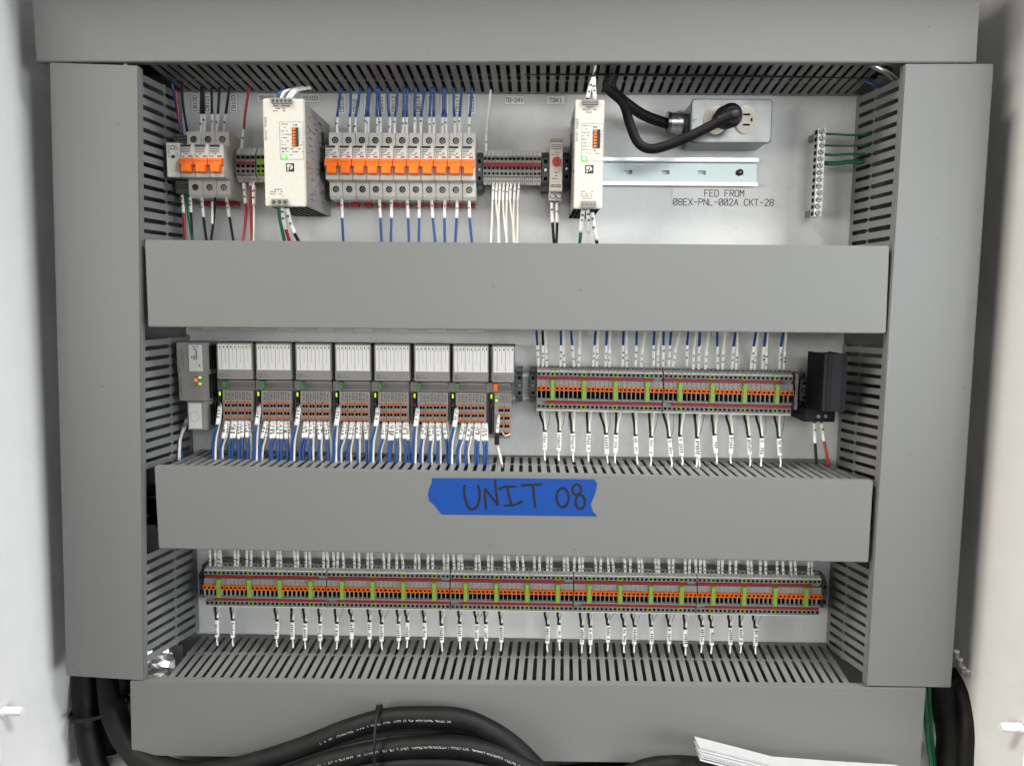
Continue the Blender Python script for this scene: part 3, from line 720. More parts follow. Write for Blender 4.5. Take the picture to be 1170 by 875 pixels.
gm.tube([Vector((gx, a.y, a.z)), Vector((gx + .012, a.y, a.z))], .0125, 'silver', n=14); gm.tube([Vector((gx + .011, a.y, a.z)), Vector((gx + .018, a.y, a.z))], .0148, 'silver', n=6)
gm.tube([Vector((gx + .017, a.y, a.z)), Vector((x0 + .003, a.y, a.z))], .0112, 'dgrey', n=14); gm.tube([Vector((gx - .001, a.y, a.z)), Vector((gx + .003, a.y, a.z))], .0136, 'steel', n=14)
gm.build('cable_gland', t, t.location)
c0 = Vector(Q(822.5, 137, d + .003)); c1 = Vector(Q(838, 131, d + .043)); ax = (c1 - c0)
pt = thing('power_plug', 'round black mains plug pushed into the left receptacle of the outlet box', 'plug', c0)
pm = MB(); at_ = lambda u: c0 + ax * u
pm.tube([at_(.0), at_(.35)], lambda u: .0105 + .001 * u, 'black', n=26); pm.tube([at_(.35), at_(.42), at_(.85)], lambda u: .0138 + .0006 * u, 'black', n=28); pm.tube([at_(.85), at_(1.0)], lambda u: .0144 - .005 * u, 'black', n=28)
pm.build('plug_body', pt, c0)
e = at_(.98); pm = MB(); pm.tube([e, e + Vector((.001, -.006, -.001)), e + Vector((-.008, -.009, -.004)), e + Vector((-.020, -.007, -.009))], lambda u: .0078 - .0022 * u, 'black', n=14); pm.build('strain_relief', pt, c0)
def wire(name, pts, r, m, label, cat='wire', group=None, sleeve=None, sm='sleeve', n=7, sub=5, mark=True, sr=1.25, mk=3):
    """pts: (px, py, d). sleeve: (u0, u1) span of the wire covered by a printed white sleeve, a child"""
    w = [Q(*p) for p in pts]
    b = MB(); b.tube(w, r, m, n=n, sub=sub); path = b.path
    o = b.build(name, None, w[0]); tag(o, label, cat, group)
    if sleeve:
        sleeves = sleeve if isinstance(sleeve, list) else [sleeve]
        for (u0, u1) in sleeves:
            L = len(path) - 1
            def at(u): f = u * L; i = min(int(f), L - 1); return path[i].lerp(path[i + 1], f - i)
            ps = [at(u0 + (u1 - u0) * k / 4) for k in range(5)]
            s = MB(); s.tube(ps, r * sr, sm, n=n, sub=2)
            if mark:
                ax = (ps[-1] - ps[0]); ln = ax.length
                for k in range(mk):
                    c = at(u0 + (u1 - u0) * (.22 + .56 * (k + R.random() * .6) / mk)); hh = ln * .055; ww = r * sr * (.45 + .25 * R.random())
                    c = c + Vector((R.uniform(-.2, .2) * r, -r * sr * .82, 0))
                    s.box(c.x - ww, c.x + ww, -c.y - .0004, -c.y + r * sr * .24, c.z - hh, c.z + hh * .7, 'greyink')
            s.build('marker_sleeve', o, w[0])
    return o
wire('mains_lead', [(702, 84, .075), (698, 101, .07), (714, 117, .06), (736, 132, .04), (762, 141.3, .026), (768, 141, .026)], .0067, 'cable', 'thick black cord from the top duct into the outlet box gland', 'cord', n=14)
wire('mains_lead', [(700, 84, .085), (694, 100, .085), (712, 118, .085), (720, 143, .085), (729, 163, .085), (743, 170.3, .087), (762, 166.5, .092), (790, 155, .096), (812, 144, .099), (828, 135.5, .103), (837, 131, .105)], .0059, 'cable', 'black mains cord looping down from top duct to the plug', 'cord', n=14)

# ================================================================== EARTH BAR
t0, t1 = Q(939.6, 146.5, .038), Q(934.5, 247.5, .038)
t = thing('earth_bar', 'upright silver earth bar with screws at right of white panel', 'earth bar', ((t0.x + t1.x) / 2, 0, t1.z))
m = MB(); hw = .0047
m.hexa([(t0.x - hw, .038, t0.z), (t0.x + hw, .038, t0.z), (t1.x + hw, .038, t1.z), (t1.x - hw, .038, t1.z)], [(t0.x - hw, .023, t0.z), (t0.x + hw, .023, t0.z), (t1.x + hw, .023, t1.z), (t1.x - hw, .023, t1.z)], 'silver'); m.build('bar', t, t.location, .0007)
for k in range(13):
    q = t0.lerp(t1, (k + .5) / 13); m = MB(); ox = R.uniform(-.0008, .0008)
    m.disc(q.x + ox, q.z, .0037, .0375, .0386, 'hole', 14); m.disc(q.x + ox, q.z, .0031, .038, .0395, 'screw', 14); an = R.uniform(0, 3); stroke(m, [(q.x + ox - .0024 * math.cos(an), q.z - .0024 * math.sin(an)), (q.x + ox + .0024 * math.cos(an), q.z + .0024 * math.sin(an))], .0008, .0395, 'hole')
    m.build('screw', t, t.location)
m = MB()
for k in range(13):
    q = t0.lerp(t1, (k + .5) / 13); m.box(q.x - hw - .0003, q.x - hw + .0005, .027, .034, q.z - .0024, q.z + .0024, 'hole')
m.build('wire_holes', t, t.location)
for q in (t0.lerp(t1, .06), t0.lerp(t1, .94)):
    MB().box(q.x - .003, q.x + .003, .0003, .0228, q.z - .004, q.z + .004, 'steel').build('standoff', t, t.location)
for k, (y0, y1, r_) in enumerate(((153.2, 154.2, .0015), (166.4, 166.6, .0013), (176.8, 176, .0015), (187, 185.2, .0024), (185.6, 183.8, .0017))):
    wire('earth_wire', [(942, y0, .031), (955, y0 + .2 + R.random() * .4, .032), (970, y1 + .3, .034), (986, y1, .036), (996, y1 - .5, .037)], r_, 'wgreen', f'green earth wire, {nth(k) if k < 3 else ["thick lower", "thin lower"][k-3]} one from the earth bar to right duct', 'wire', 'green earth wires', n=8)

# ================================================================== LABELS ON THE PANEL
def plabel(name, px0, py0, px1, py1, lines, label, vertical=False, hfrac=.42, d=.0006, **kw):
    (x0, z1), (x1, z0) = P(px0, py0, 0), P(px1, py1, 0)
    t = thing(name, label, 'label', ((x0 + x1) / 2, 0, z0), 'printed labels on the panel')
    MB().box(x0, x1, .0001, d, z0, z1, 'film' if name == 'feed_label' else 'label').build('label_film', t, t.location)
    m = MB()
    if name != 'feed_label':
        for q in ([(x0, z0), (x1, z0)], [(x1, z0), (x1, z1)], [(x1, z1), (x0, z1)], [(x0, z1), (x0, z0)]): stroke(m, q, .00035, d, 'tgrey', .0001)
    for (s, fx, fz, h, pitch) in lines: text(m, s, x0 + (x1 - x0) * fx, z1 - (z1 - z0) * fz, h, d, 'ink', pitch=pitch, vertical=vertical, **kw)
    m.build('lettering', t, t.location); return t
cp = (P(883, 231, 0)[0] - P(769, 231, 0)[0]) / 19.7
plabel('feed_label', 768, 213, 884, 237, [('FED FROM', .51, .33, .0082, cp), ('08EX-PNL-002A CKT-28', .505, .77, .0082, cp)], 'clear label lettered FED FROM 08EX-PNL-002A CKT-28', w=.00105, aspect=.6, slash=True)
plabel('tag_label', 576.5, 109.5, 599, 120, [('TB-24V', .5, .5, .0052, .0040)], 'small white label lettered TB-24V above the small terminals', w=.0007)
plabel('tag_label', 624.3, 109.8, 645.5, 120, [('TSK1', .5, .5, .0052, .0043)], 'small white label lettered TSK1 above the thermostat', w=.0007)
plabel('tag_label', 343.5, 107.5, 365.7, 117.5, [('PS103', .5, .5, .0050, .0041)], 'small white label behind the upper right corner of the larger power supply', w=.0007)
plabel('tag_label', 293, 107.5, 316, 117.5, [('TB103', .5, .5, .0050, .0041)], 'small white label behind the upper left corner of the larger power supply', w=.0007)
for k, (c, s) in enumerate(((223, 'CB100'), (236.8, 'CB101'), (267, 'CB103'))):
    plabel('breaker_label', c - 4.8, 107.5, c + 4.8, 129.5, [(s, .5, .5, .0048, .0042)], f'small upright white label, {nth(k)} above the group of three breakers', True, w=.0007)
for k, c in enumerate((122, 182, 240, 300, 358, 415, 468, 527, 588, 648, 712)):
    c = 360 + c / 3.977
    plabel('breaker_label', c - 4.9, 108, c + 4.9, 131, [('CB%d' % (108 + k), .5, .5, .0048, .0042)], f'small upright white label, {nth(k)} above the row of eleven breakers', True, w=.0007)
for k, (a, b) in enumerate(((230, 250), (273, 294), (316, 338), (361, 382), (404.5, 426.5), (445.5, 467.5), (488.5, 511), (533.5, 554.5), (671, 691), (813, 834), (924, 943))):
    yb = 377.6 + (a - 230) * .009 + (2.5 if k > 7 else 0)
    plabel('tag_label', a, yb - 10, b, yb, [], f'small white label peeking out under the upper middle duct, {nth(k)} from left') if k < 8 else plabel('tag_label', a, yb - 10, b, yb, [], f'small white label under the upper middle duct, {nth(k - 8)} above the middle terminal strip')

# ================================================================== INPUT MODULES
PX0, PY0 = 247, 391.4
O0 = Q(PX0, PY0, .054)
def module(label, narrow, loc, group):
    t = thing('input_module', label, 'control module', loc, group); t.rotation_euler = (0, 0, 0)
    def bx(m, x0, x1, y0, y1, d0, d1, mt):
        (a, z1), (b, z0) = P(x0, y0, d1), P(x1, y1, d1); m.box(a - O0.x, b - O0.x, d0, d1, z0 - O0.z, z1 - O0.z, mt)
    W_ = 26.9 if narrow else 41.9; XR = 247 + W_; nc = 4 if narrow else 8
    m = MB(); bx(m, 247, XR, 391.4, 433.4, .008, .054, 'plc'); m.build('housing', t, None, .0009)
    m = MB(); bx(m, 247.2, XR + 1.6, 391, 392.6, .03, .0475, 'hole'); m.build('top_shade_strip', t); m = MB(); bx(m, 248.4, XR + 3.0, 434, 482 if not narrow else 497, .008, .036, 'plc')  # thin black strip is shade painted along the top of the housing
    bx(m, 259, XR + 2.6, 437.3, 443.2, .034, .0363, 'plcd'); bx(m, 259, XR + 2.6, 436.6, 437.3, .035, .040, 'plc'); bx(m, 259, XR + 2.6, 443.2, 444.6, .035, .040, 'plc'); m.build('base', t, None)
    m = MB(); xa, xb = 248.7, XR - 1.6
    bx(m, xa, xb, 393.4, 422.4, .053, .0545, 'card'); ls = m.build('label_strip', t); m = MB()
    n = 5 if narrow else 9
    for k in range(1, n):
        c = xa + (xb - xa) * k / n; bx(m, c - .09, c + .09, 393.6, 421 if k % 2 else 414, .054, .0547, 'plcl')
    bx(m, xa, xb, 398.35, 398.55, .054, .0548, 'tgrey')
    for k in range(n):
        c = xa + (xb - xa) * (k + .5) / n; bx(m, c - .7, c + .5 + .4 * R.random(), 394.9 + .5 * R.random(), 397.3, .054, .0548, 'greyink')
    m.build('column_marks', ls)
    m = MB(); bx(m, 250.5, 255, 426, 430.5, .053, .0542, 'plcd'); bx(m, 251.3, 254.2, 426.8, 429.7, .053, .0544, 'plc'); bx(m, 252.3, 253.2, 427.4, 430.0, .053, .0545, 'plcd')
    bx(m, 256.5, 259.5, 426.6, 427.5, .053, .0542, 'plcd'); bx(m, 256.5, 264, 429, 429.9, .053, .0542, 'plcd'); m.build('printing', t)
    m = MB(); bx(m, 253.4, 258, 435, 443.6, .03, .046, 'orange' if narrow else 'greenblk'); m.build('key_block', t, None, .0004)
    m = MB(); bx(m, 249, 253.4, 445.8, 478 if not narrow else 492, .03, .046, 'black'); m.build('lamp_strip', t, None, .0003)
    m = MB(); bx(m, 250.2, 252, 447.2, 451.8, .045, .0466, 'ledy'); m.build('indicator_lamp', t)
    m = MB(); bx(m, 250.3, 252.8, 459.2, 460.8, .045, .0466, 'red'); m.build('fault_lamp', t)
    m = MB(); xa, xb = 254.2, (XR + .5); bx(m, xa, xb, 445.4, 480.6 if not narrow else 494, .03, .048, 'plc')
    if narrow: xa += 2.5
    cs = [xa + 1.6 + (xb - xa - 3.2) * (k + .5) / nc + (-.35 if k % 2 else .35) for k in range(nc)]
    for c in cs:
        for r in range(5): bx(m, c - .8, c + .8, 448 + r * 1.85, 448.8 + r * 1.85, .047, .0483, 'hole' if (c * 7 + r) % 3 > .5 else 'plcd')
    rows = (459.8, 468.6, 477.2) if not narrow else (462, 471, 480, 489)
    for k, c in enumerate(cs):
        for y in rows:
            bx(m, c - 1.4, c + 1.4, y - 1.1, y + 1.1, .047, .0492, 'orangem'); bx(m, c - 1.35, c + 1.35, y + 1.7, y + 4.7, .047, .0484, 'hole')
        if k % 2 and k < nc - 1: bx(m, c + 2.2, c + 2.5, 446, 480, .047, .0483, 'plcd')
    m.build('connector', t)
    if narrow: m = MB(); bx(m, 255.4, 257.4, 453, 455, .047, .0488, 'ledy'); m.build('indicator_lamp', t)
    return t
lefts = [247, 291.6, 337, 382.3, 427.3, 472.9, 517.2]
ytop = lambda i: 391.4 + i * .47
mod0 = None
for i, lx in enumerate(lefts):
    q = Q(lx, ytop(i), .054); loc = (q.x, 0, q.z)
    lab = f'wide grey input module with white label columns and green key, {nth(i)} from left'
    if mod0 is None: mod0 = module(lab, False, loc, 'wide grey input modules')
    else: copy_tree(mod0, loc, lab)
q = Q(562, 394.6, .054); module('narrow grey module with orange key at the right end of the modules', True, (q.x, 0, q.z), None)
# bus coupler at the left
q0 = Q(201, 391, .058)
t = thing('bus_coupler', 'grey bus coupler with two white stickers and small lamps left of modules', 'control module', (q0.x, 0, q0.z))
def bx(m, x0, x1, y0, y1, d0, d1, mt):
    (a, z1), (b, z0) = P(x0, y0, d1), P(x1, y1, d1); m.box(a, b, d0, d1, z0, z1, mt)
m = MB(); bx(m, 202, 236, 391, 458.2, .012, .058, 'plc'); bx(m, 201, 236.4, 391, 425.6, .05, .0592, 'plc'); m.build('housing', t, t.location, .0009)
m = MB(); bx(m, 213.4, 236.8, 458.6, 491.5, .012, .056, 'plc'); m.build('lower_housing', t, t.location, .0008)
m = MB(); a = P(236.4, 420, .058)[0]
for (y0, y1) in ((395, 422), (428, 455), (462, 486)):
    for dd in (.030, .038, .046): m.box(a - .0006, a + .0003, dd, dd + .003, P(236, y1, .05)[1], P(236, y0, .05)[1], 'hole')
m.build('side_vents', t, t.location)
m = MB(); bx(m, 215.3, 231.2, 394, 424.2, .058, .0602, 'white')
bx(m, 219, 227, 396, 396.8, .0595, .0604, 'ink'); bx(m, 223.5, 225, 399, 411, .0595, .0604, 'ink'); bx(m, 221, 222.4, 406, 411, .0595, .0604, 'ink'); bx(m, 218.6, 219.6, 406.5, 409.5, .0595, .0604, 'ink'); bx(m, 221, 222.6, 398.2, 400, .0595, .0604, 'ink'); bx(m, 227, 228.6, 416.5, 418.5, .0595, .0604, 'wblue')
m.build('sticker', t, t.location)
m = MB(); bx(m, 215.3, 230.6, 460.6, 489.4, .055, .0566, 'white')
c = P(222.5, 476, .0566)
ring = [(c[0] + .006 * math.cos(k * math.pi / 6), c[1] + .007 * math.sin(k * math.pi / 6)) for k in range(13)]; stroke(m, ring, .0003, .0566, 'tgrey')
m.build('sticker', t, t.location)
m = MB(); bx(m, 221.8, 225.2, 432.4, 435.6, .057, .0586, 'ledo'); bx(m, 222, 225, 430, 431, .057, .0586, 'red'); bx(m, 222, 225, 437.4, 438.6, .057, .0586, 'red'); bx(m, 222, 225, 440, 441, .057, .0586, 'red'); bx(m, 227, 230, 430.2, 432.4, .057, .0586, 'ledy'); bx(m, 227, 230, 437.4, 439.6, .057, .0586, 'ledy'); bx(m, 227, 230, 434, 435, .057, .0586, 'plcd'); bx(m, 227, 230, 440.5, 441.5, .057, .0586, 'plcd'); m.build('indicator_lamps', t, t.location)
m = MB()
for (px, ya, yb, dd) in ((204.4, 400, 422, .0592), (207.4, 397, 416, .0592), (209.6, 402, 421, .0592), (205.6, 430, 456, .058), (207.6, 432, 455, .058)):
    y = ya
    while y < yb: l = .8 + 1.6 * R.random(); bx(m, px - .6, px + .6, y, y + l, dd - .001, dd + .0002, 'plcd'); y += l + .7
for y in (430.5, 433.8, 437.6, 440.4): bx(m, 217.5, 220.8, y, y + .7, .057, .0582, 'plcd'); bx(m, 231.2, 233.8, y, y + .7, .057, .0582, 'plcd')
bx(m, 203.8, 207, 421.8, 425, .058, .0594, 'plcd'); bx(m, 204.5, 206.3, 422.4, 424.4, .058, .0596, 'plc'); m.build('printing', t, t.location)

# ================================================================== HEATER
t0 = Q(953, 470, .10)
t = thing('heater', 'black finned heater block clipped at the right end of the middle rail', 'heater', (t0.x, 0, t0.z))
x0, x1 = P(940.2, 440, .10)[0], P(967, 440, .10)[0]; z1, z0 = P(953, 404.5, .10)[1], P(953, 470, .10)[1]
m = MB(); m.box(x0 + .002, x1 - .001, .045, .0985, z0 + .001, z1 - .001, 'heater')
for k in range(10):
    dd = .046 + k * .0052; m.box(x0, x0 + .004, dd, dd + .0026, z0, z1, 'heater'); m.box(x1 - .003, x1, dd, dd + .0026, z0, z1, 'heater')
m.build('fin_block', t, t.location, .0003)
m = MB(); m.box(x0, x1, .0975, .10, z0, z1, 'heater')
for f in (.12, .2, .32, .8, .9): cx = x0 + (x1 - x0) * f; m.box(cx, cx + .0012, .0995, .1006, z0 + .001, z1 - .001, 'heater')
m.build('front_plate', t, t.location, .0006)
m = MB(); bx(m, 919, 954, 466.5, 482.3, .012, .062, 'heater'); m.build('terminal_base', t, t.location, .001)
for p in (935.2, 943.2):
    c = P(p, 475.6, .062); m = MB(); m.disc(c[0], c[1], .0022, .0615, .0628, 'screw', 12); stroke(m, [(c[0] - .0016, c[1] - .0008), (c[0] + .0016, c[1] + .0008)], .0006, .0628, 'hole'); m.build('terminal_screw', t, t.location)

# ================================================================== TAPE
Z8 = lambda x, y: (470 + x / 4.68, 520 + y / 4.68)
dt = D + .0003
t = thing('masking_tape', 'strip of blue masking tape hand-lettered UNIT 08 on the lower middle duct', 'tape', Q(585, 589, dt))
out = [(110, 122), (500, 122), (978, 128), (985, 138), (995, 152), (985, 200), (972, 232), (958, 262), (966, 280), (972, 303), (982, 310), (995, 326), (600, 321), (160, 316), (147, 299), (128, 275), (118, 262), (96, 245), (92, 228), (88, 210), (93, 196), (92, 185), (101, 165), (108, 150)]
m = MB(); m.plate([P(*Z8(*p), dt) for p in out], D + .00005, dt, 'tape'); m.build('strip', t, t.location)
m = MB()
def ell(cx, cy, rx, ry, a0=0, n=20, sp=360): return [(cx + rx * math.sin(math.radians(a0 + sp * k / n)), cy - ry * math.cos(math.radians(a0 + sp * k / n))) for k in range(n + 1)]
for pl in ([(285, 160), (281, 190), (285, 222), (295, 258), (308, 282), (325, 290), (342, 284), (356, 262), (365, 225), (365, 190), (355, 158)], [(398, 283), (394, 230), (395, 178), (430, 225), (462, 265), (454, 200), (447, 135)],
           [(467, 180), (505, 166), (557, 167)], [(512, 168), (522, 215), (535, 262)], [(500, 268), (550, 266), (592, 246)], [(590, 162), (640, 157), (697, 155)], [(650, 158), (655, 220), (662, 277)],
           ell(809, 226, 32, 51, 10, 22), ell(884, 183, 23, 28, 0, 18), ell(903, 249, 25, 38, -10, 20)):
    stroke(m, [P(*Z8(*p), dt) for p in pl], .0030, dt, 'marker', .00015)
m.build('lettering', t, t.location)

# ================================================================== WIRES
z1_ = lambda x, y: (160 + x / 3.977, 70 + y / 3.977)
z2_ = lambda x, y: (360 + x / 3.977, 70 + y / 3.977)
z3_ = lambda x, y: (540 + x / 3.977, 70 + y / 3.977)
G1 = 'wires of the top row'
def w3(zf, pts, ds): return [(*zf(*p), dd) for p, dd in zip(pts, ds)]
RW = .0017
TOPD = (.05, .044, .045, .044)
# group of three, above
for (pts, mt, lab, sl, rr) in (
    ([(160, 128), (172, 220), (183, 335)], 'wred', 'red wire dropping from the top duct into the auxiliary contact', None, .0015),
    ([(143, 95), (165, 200), (192, 335)], 'wblue', 'blue wire dropping from the top duct beside the auxiliary contact', None, .0019),
    ([(190, 95), (196, 200), (215, 320)], 'wblack', 'thin black wire dropping into the left side of three breakers', None, .0016),
    ([(279, 118), (278, 230), (276, 325)], 'wblack', 'black sleeved wire into left breaker of three, left of its pair', (.55, 1), RW),
    ([(287, 118), (290, 230), (291, 325)], 'wblack', 'black sleeved wire into left breaker of three, right of its pair', (.55, 1), RW),
    ([(325, 120), (327, 230), (328, 325)], 'wblack', 'black sleeved wire into the middle breaker of three, upright one', (.55, 1), RW),
    ([(362, 118), (355, 230), (347, 325)], 'wblack', 'black sleeved wire slanting into the middle breaker of three', (.55, 1), RW),
    ([(408, 118), (391, 230), (383, 325)], 'wblack', 'black sleeved wire slanting into the right breaker of three', (.55, 1), RW),
    ([(498, 118), (478, 240), (463, 400)], 'wred', 'dark red wire dropping into the four small grey terminals', (.7, 1), .0017)):
    wire('wire', w3(z1_, pts, (.055, .05, .045)), rr, mt, lab, group=G1, sleeve=sl, mk=1)
# group of three, below
for (pts, mt, lab, sl, rr) in (
    ([(190, 598), (198, 690), (207, 840)], 'wred', 'red wire leaving the underside of the auxiliary contact', (.1, .5), .0016),
    ([(206, 598), (222, 700), (242, 840)], 'wgreen', 'green wire leaving the underside of the auxiliary contact', None, .0019),
    ([(227, 615), (232, 700), (240, 840)], 'wblack', 'black sleeved wire leaving the left breaker of three, leftmost', (.05, .45), .0017),
    ([(279, 615), (289, 715), (306, 840)], 'wblack', 'black sleeved wire slanting right below left breaker of three', (.05, .48), RW),
    ([(343, 612), (336, 710), (320, 840)], 'wblack', 'black wire slanting left below the middle breaker of three', None, RW),
    ([(328, 640), (329, 690), (327, 740)], 'wwhite', 'short white tag hanging below the middle breaker of three', None, .0018),
    ([(392, 612), (408, 715), (428, 840)], 'wblack', 'black sleeved wire below the right breaker of three', (.05, .48), RW),
    ([(472, 550), (481, 660), (478, 740), (465, 840)], 'wred', 'dark red wire below the first small grey terminals', (.03, .3), .0019),
    ([(503, 550), (504, 680), (509, 840)], 'wred', 'dark red wire below the last of four small grey terminals', (.02, .1), .0017),
    ([(517, 550), (519, 680), (516, 840)], 'wwhite', 'white wire with large tag below four small grey terminals', (.1, .42), .0014)):
    wire('wire', w3(z1_, pts, (.045, .052, .058, .06)), rr, mt, lab, group=G1, sleeve=sl, mk=2, sr=1.9 if 'large tag' in lab else 1.25)
for (pts, mt, lab, sl) in (
    ([(627, 655), (640, 740), (662, 845)], 'wgreen', 'green wire below the larger power supply', None),
    ([(648, 655), (655, 735), (690, 850)], 'wred', 'red sleeved wire below the larger power supply', (.1, .62)),
    ([(665, 655), (690, 755), (738, 850)], 'wblack', 'black sleeved wire below the larger power supply', (.1, .62))):
    wire('wire', w3(z1_, pts, (.118, .112, .10)), .0021, mt, lab, group=G1, sleeve=sl, mk=2)
for (pts, mt, lab, sl) in (
    ([(625, 170), (640, 140), (690, 124), (735, 120)], 'wblue', 'blue wire arching off the top of the larger power supply', (.0, .0)),
    ([(640, 172), (655, 142), (700, 126), (745, 119)], 'wwhite', 'white wire arching off the top of the larger power supply, left one', None),
    ([(668, 172), (690, 140), (730, 128), (775, 124)], 'wwhite', 'white tagged wire arching off the top of the larger power supply', (.35, .8)),
    ([(684, 172), (698, 150), (722, 134), (770, 118)], 'wwhite', 'white wire arching off the larger power supply, rightmost', None)):
    wire('wire', w3(z1_, pts, (.12, .118, .10, .08)), .0017, mt, lab, group=G1, sleeve=sl if sl and sl[1] > 0 else None, mk=2)
# eleven breakers
top11 = [(118, 98), (162, 157), (205, 183), (243, 228), (249, 240), (283, 282), (291, 296), (328, 338), (375, 360), (404, 398), (419, 415), (458, 453), (499, 480), (529, 521), (543, 540), (582, 577), (592, 596), (630, 635), (669, 657), (713, 700)]
for k, (a, b) in enumerate(top11):
    wire('wire', w3(z2_, [(a, 118), ((a + b * 1.2) / 2.2 + R.uniform(-3, 3), 215), (b + R.uniform(-2, 2), 270), (b, 332)], TOPD), RW, 'wblue', f'blue sleeved wire, {nth(k)} from left above the row of eleven breakers', group='blue wires above the breakers', sleeve=(.58, 1), mk=1)
for k, (a, b, c) in enumerate([(120, 123, 131), (290, 297, 304), (346, 347, 344), (417, 423, 427), (472, 473, 470), (529, 535, 549), (590, 588, 590), (645, 643, 636), (700, 702, 715)]):
    wire('wire', w3(z2_, [(a, 618), (b, 715), (c, 845)], (.042, .050, .058)), RW, 'wblue', f'blue sleeved wire, {nth(k)} from left below the row of eleven breakers', group='blue wires below the breakers', sleeve=(.07, .5), mk=1)
wire('wire', w3(z3_, [(82, 130), (68, 260), (62, 330), (60, 410)], (.05, .045, .042, .04)), .0015, 'wwhite', 'single white wire dropping into the TB-24V terminals', group=G1, sleeve=(.7, 1), mk=1)
for k, (a, c) in enumerate(((90, 80), (106, 122), (121, 118), (138, 160), (155, 156), (171, 194), (189, 188), (207, 203))):
    wire('wire', w3(z3_, [(a + 4, 555), (a, 640), ((a + c) / 2 + R.uniform(-4, 4), 740), (c, 850)], (.042, .05, .054, .058)), .0015, 'wwhite', f'white wire, {nth(k)} from left below the TB-24V terminals', group='white wires below the TB-24V terminals', sleeve=(.08, .32), mk=1, sr=1.15)
for k, (a, b, c) in enumerate(((360, 363, 371), (385, 384, 379))):
    wire('wire', w3(z3_, [(a, 632), (b, 735), (c, 850)], (.045, .05, .058)), .0019, 'wblack', f'black sleeved wire below the thermostat, {["left", "right"][k]} one', group=G1, sleeve=(.08, .5), mk=1)
for (pts, mt, lab, sl) in (
    ([(502, 665), (495, 740), (484, 850)], 'wgreen', 'green sleeved wire below the narrow power supply', (.1, .66)),
    ([(523, 665), (525, 740), (528, 850)], 'wwhite', 'white sleeved wire below the narrow power supply', (.1, .66)),
    ([(541, 665), (551, 760), (570, 850)], 'wblack', 'black sleeved wire below the narrow power supply', (.15, .75))):
    wire('wire', w3(z3_, pts, (.118, .112, .10)), .0021, mt, lab, group=G1, sleeve=sl, mk=2)
for (pts, lab) in (([(520, 180), (534, 120), (552, 70), (566, 22)], 'white sleeved wire above the narrow power supply, slanting one'), ([(557, 180), (552, 125), (552, 75), (560, 22)], 'white sleeved wire above the narrow power supply, upright one')):
    wire('wire', w3(z3_, pts, (.12, .119, .118, .116)), .0019, 'wblack' if 'slanting' in lab else 'wwhite', lab, group=G1, sleeve=(.08, .62), mk=2)

# input module wires
for i, lx in enumerate(lefts):
    dx, dy = lx - 247, ytop(i) - 391.4
    nb = nw = 0
    for k in range(8):
        c = 254.2 + 1.6 + (XRc := 32.1) * (k + .5) / 8 + (-.35 if k % 2 else .35)
        pair = k // 2
        xb = 252 + pair * 10.4 + (k % 2) * (2.2 + R.random()) + R.uniform(-.8, .8) + (i % 3) * .9
        xm = c * .55 + xb * .45 + R.uniform(-1, 1)
        blue = (k % 2 == 0) or (R.random() < .5)
        ex = .003 if blue else 0
        pts = [(c + dx, 479.5 + dy, .045), (c + dx - .4, 486 + dy, .052 + ex), (xm + dx, 500 + dy, .056 + ex), (xb + dx, 512 + dy, .057 + ex), (xb + dx + R.uniform(-1, 1), 531 + dy, .058 + ex)]
        if blue: lab = f'blue wire in white sleeve, {nth(nb)} blue from left under {nth(i)} wide module'; nb += 1
        else: lab = f'white wire in white sleeve, {nth(nw)} white from left under {nth(i)} wide module'; nw += 1
        wire('wire', pts, .0019 if blue else .0016, 'wblue' if blue else 'wwhite', lab, group='sleeved wires under the input modules', sleeve=(.10, .50 + R.uniform(-.02, .03)), mk=4, sr=1.3)
    for j in range(2):
        bx_ = 243.5 + j * 3 + (2.5 if i % 2 else 0)
        pts = [(251.2 + dx + j * .8, 461.5 + dy, .046), (250.6 + dx + j, 470 + dy, .056), (248.4 + dx + j * 1.6, 485 + dy, .062 - j * .004), (bx_ + dx, 505 + dy, .063 - j * .004), (bx_ - .4 + dx, 531 + dy, .063)]
        wire('wire', pts, .0019 if j == 0 else .0016, 'wblue' if j == 0 else 'wwhite', f'{"thick blue" if j == 0 else "white"} supply wire in white sleeve at left edge of {nth(i)} wide module', group='sleeved wires under the input modules', sleeve=(.12, .50), mk=3, sr=1.4)
wire('wire', [(570, 474, .05), (568.5, 490, .058), (567.8, 505, .058), (570, 515, .058), (573, 528, .057), (574, 534, .056)], .0016, 'wwhite', 'white wire with black heat-shrink below the narrow orange-keyed module', group='sleeved wires under the input modules', sleeve=[(.04, .3)], mk=2, sr=1.25)
_o = bpy.data.objects[-1] if False else None
wm = MB(); wm.tube([Q(568.4, 494, .0585), Q(567.8, 501, .0585), Q(567.9, 508, .0585)], .0032, 'wblack', n=10); tag(wm.build('heat_shrink', None, Q(568, 508, .0585)), 'short black heat-shrink tube on the white wire below the narrow module', 'heat-shrink')
wire('wire', [(573, 492, .049), (577, 497.5, .053), (583, 495.5, .05)], .0009, 'wwhite', 'tiny white loop of wire at the bottom of narrow orange-keyed module', group='sleeved wires under the input modules')
wire('wire', [(214, 478, .03), (211.5, 486, .035), (206.5, 499, .04), (205, 512, .045), (204.8, 530, .05)], .0023, 'wwhite', 'white cable curving down from the left side of bus coupler', 'cable', sleeve=(.08, .38), mk=3)
wire('wire', [(206, 494, .036), (204.8, 503, .04), (206.5, 512, .044), (209, 526, .048)], .0016, 'wblue', 'short blue wire behind the white cable below bus coupler', group=G1)

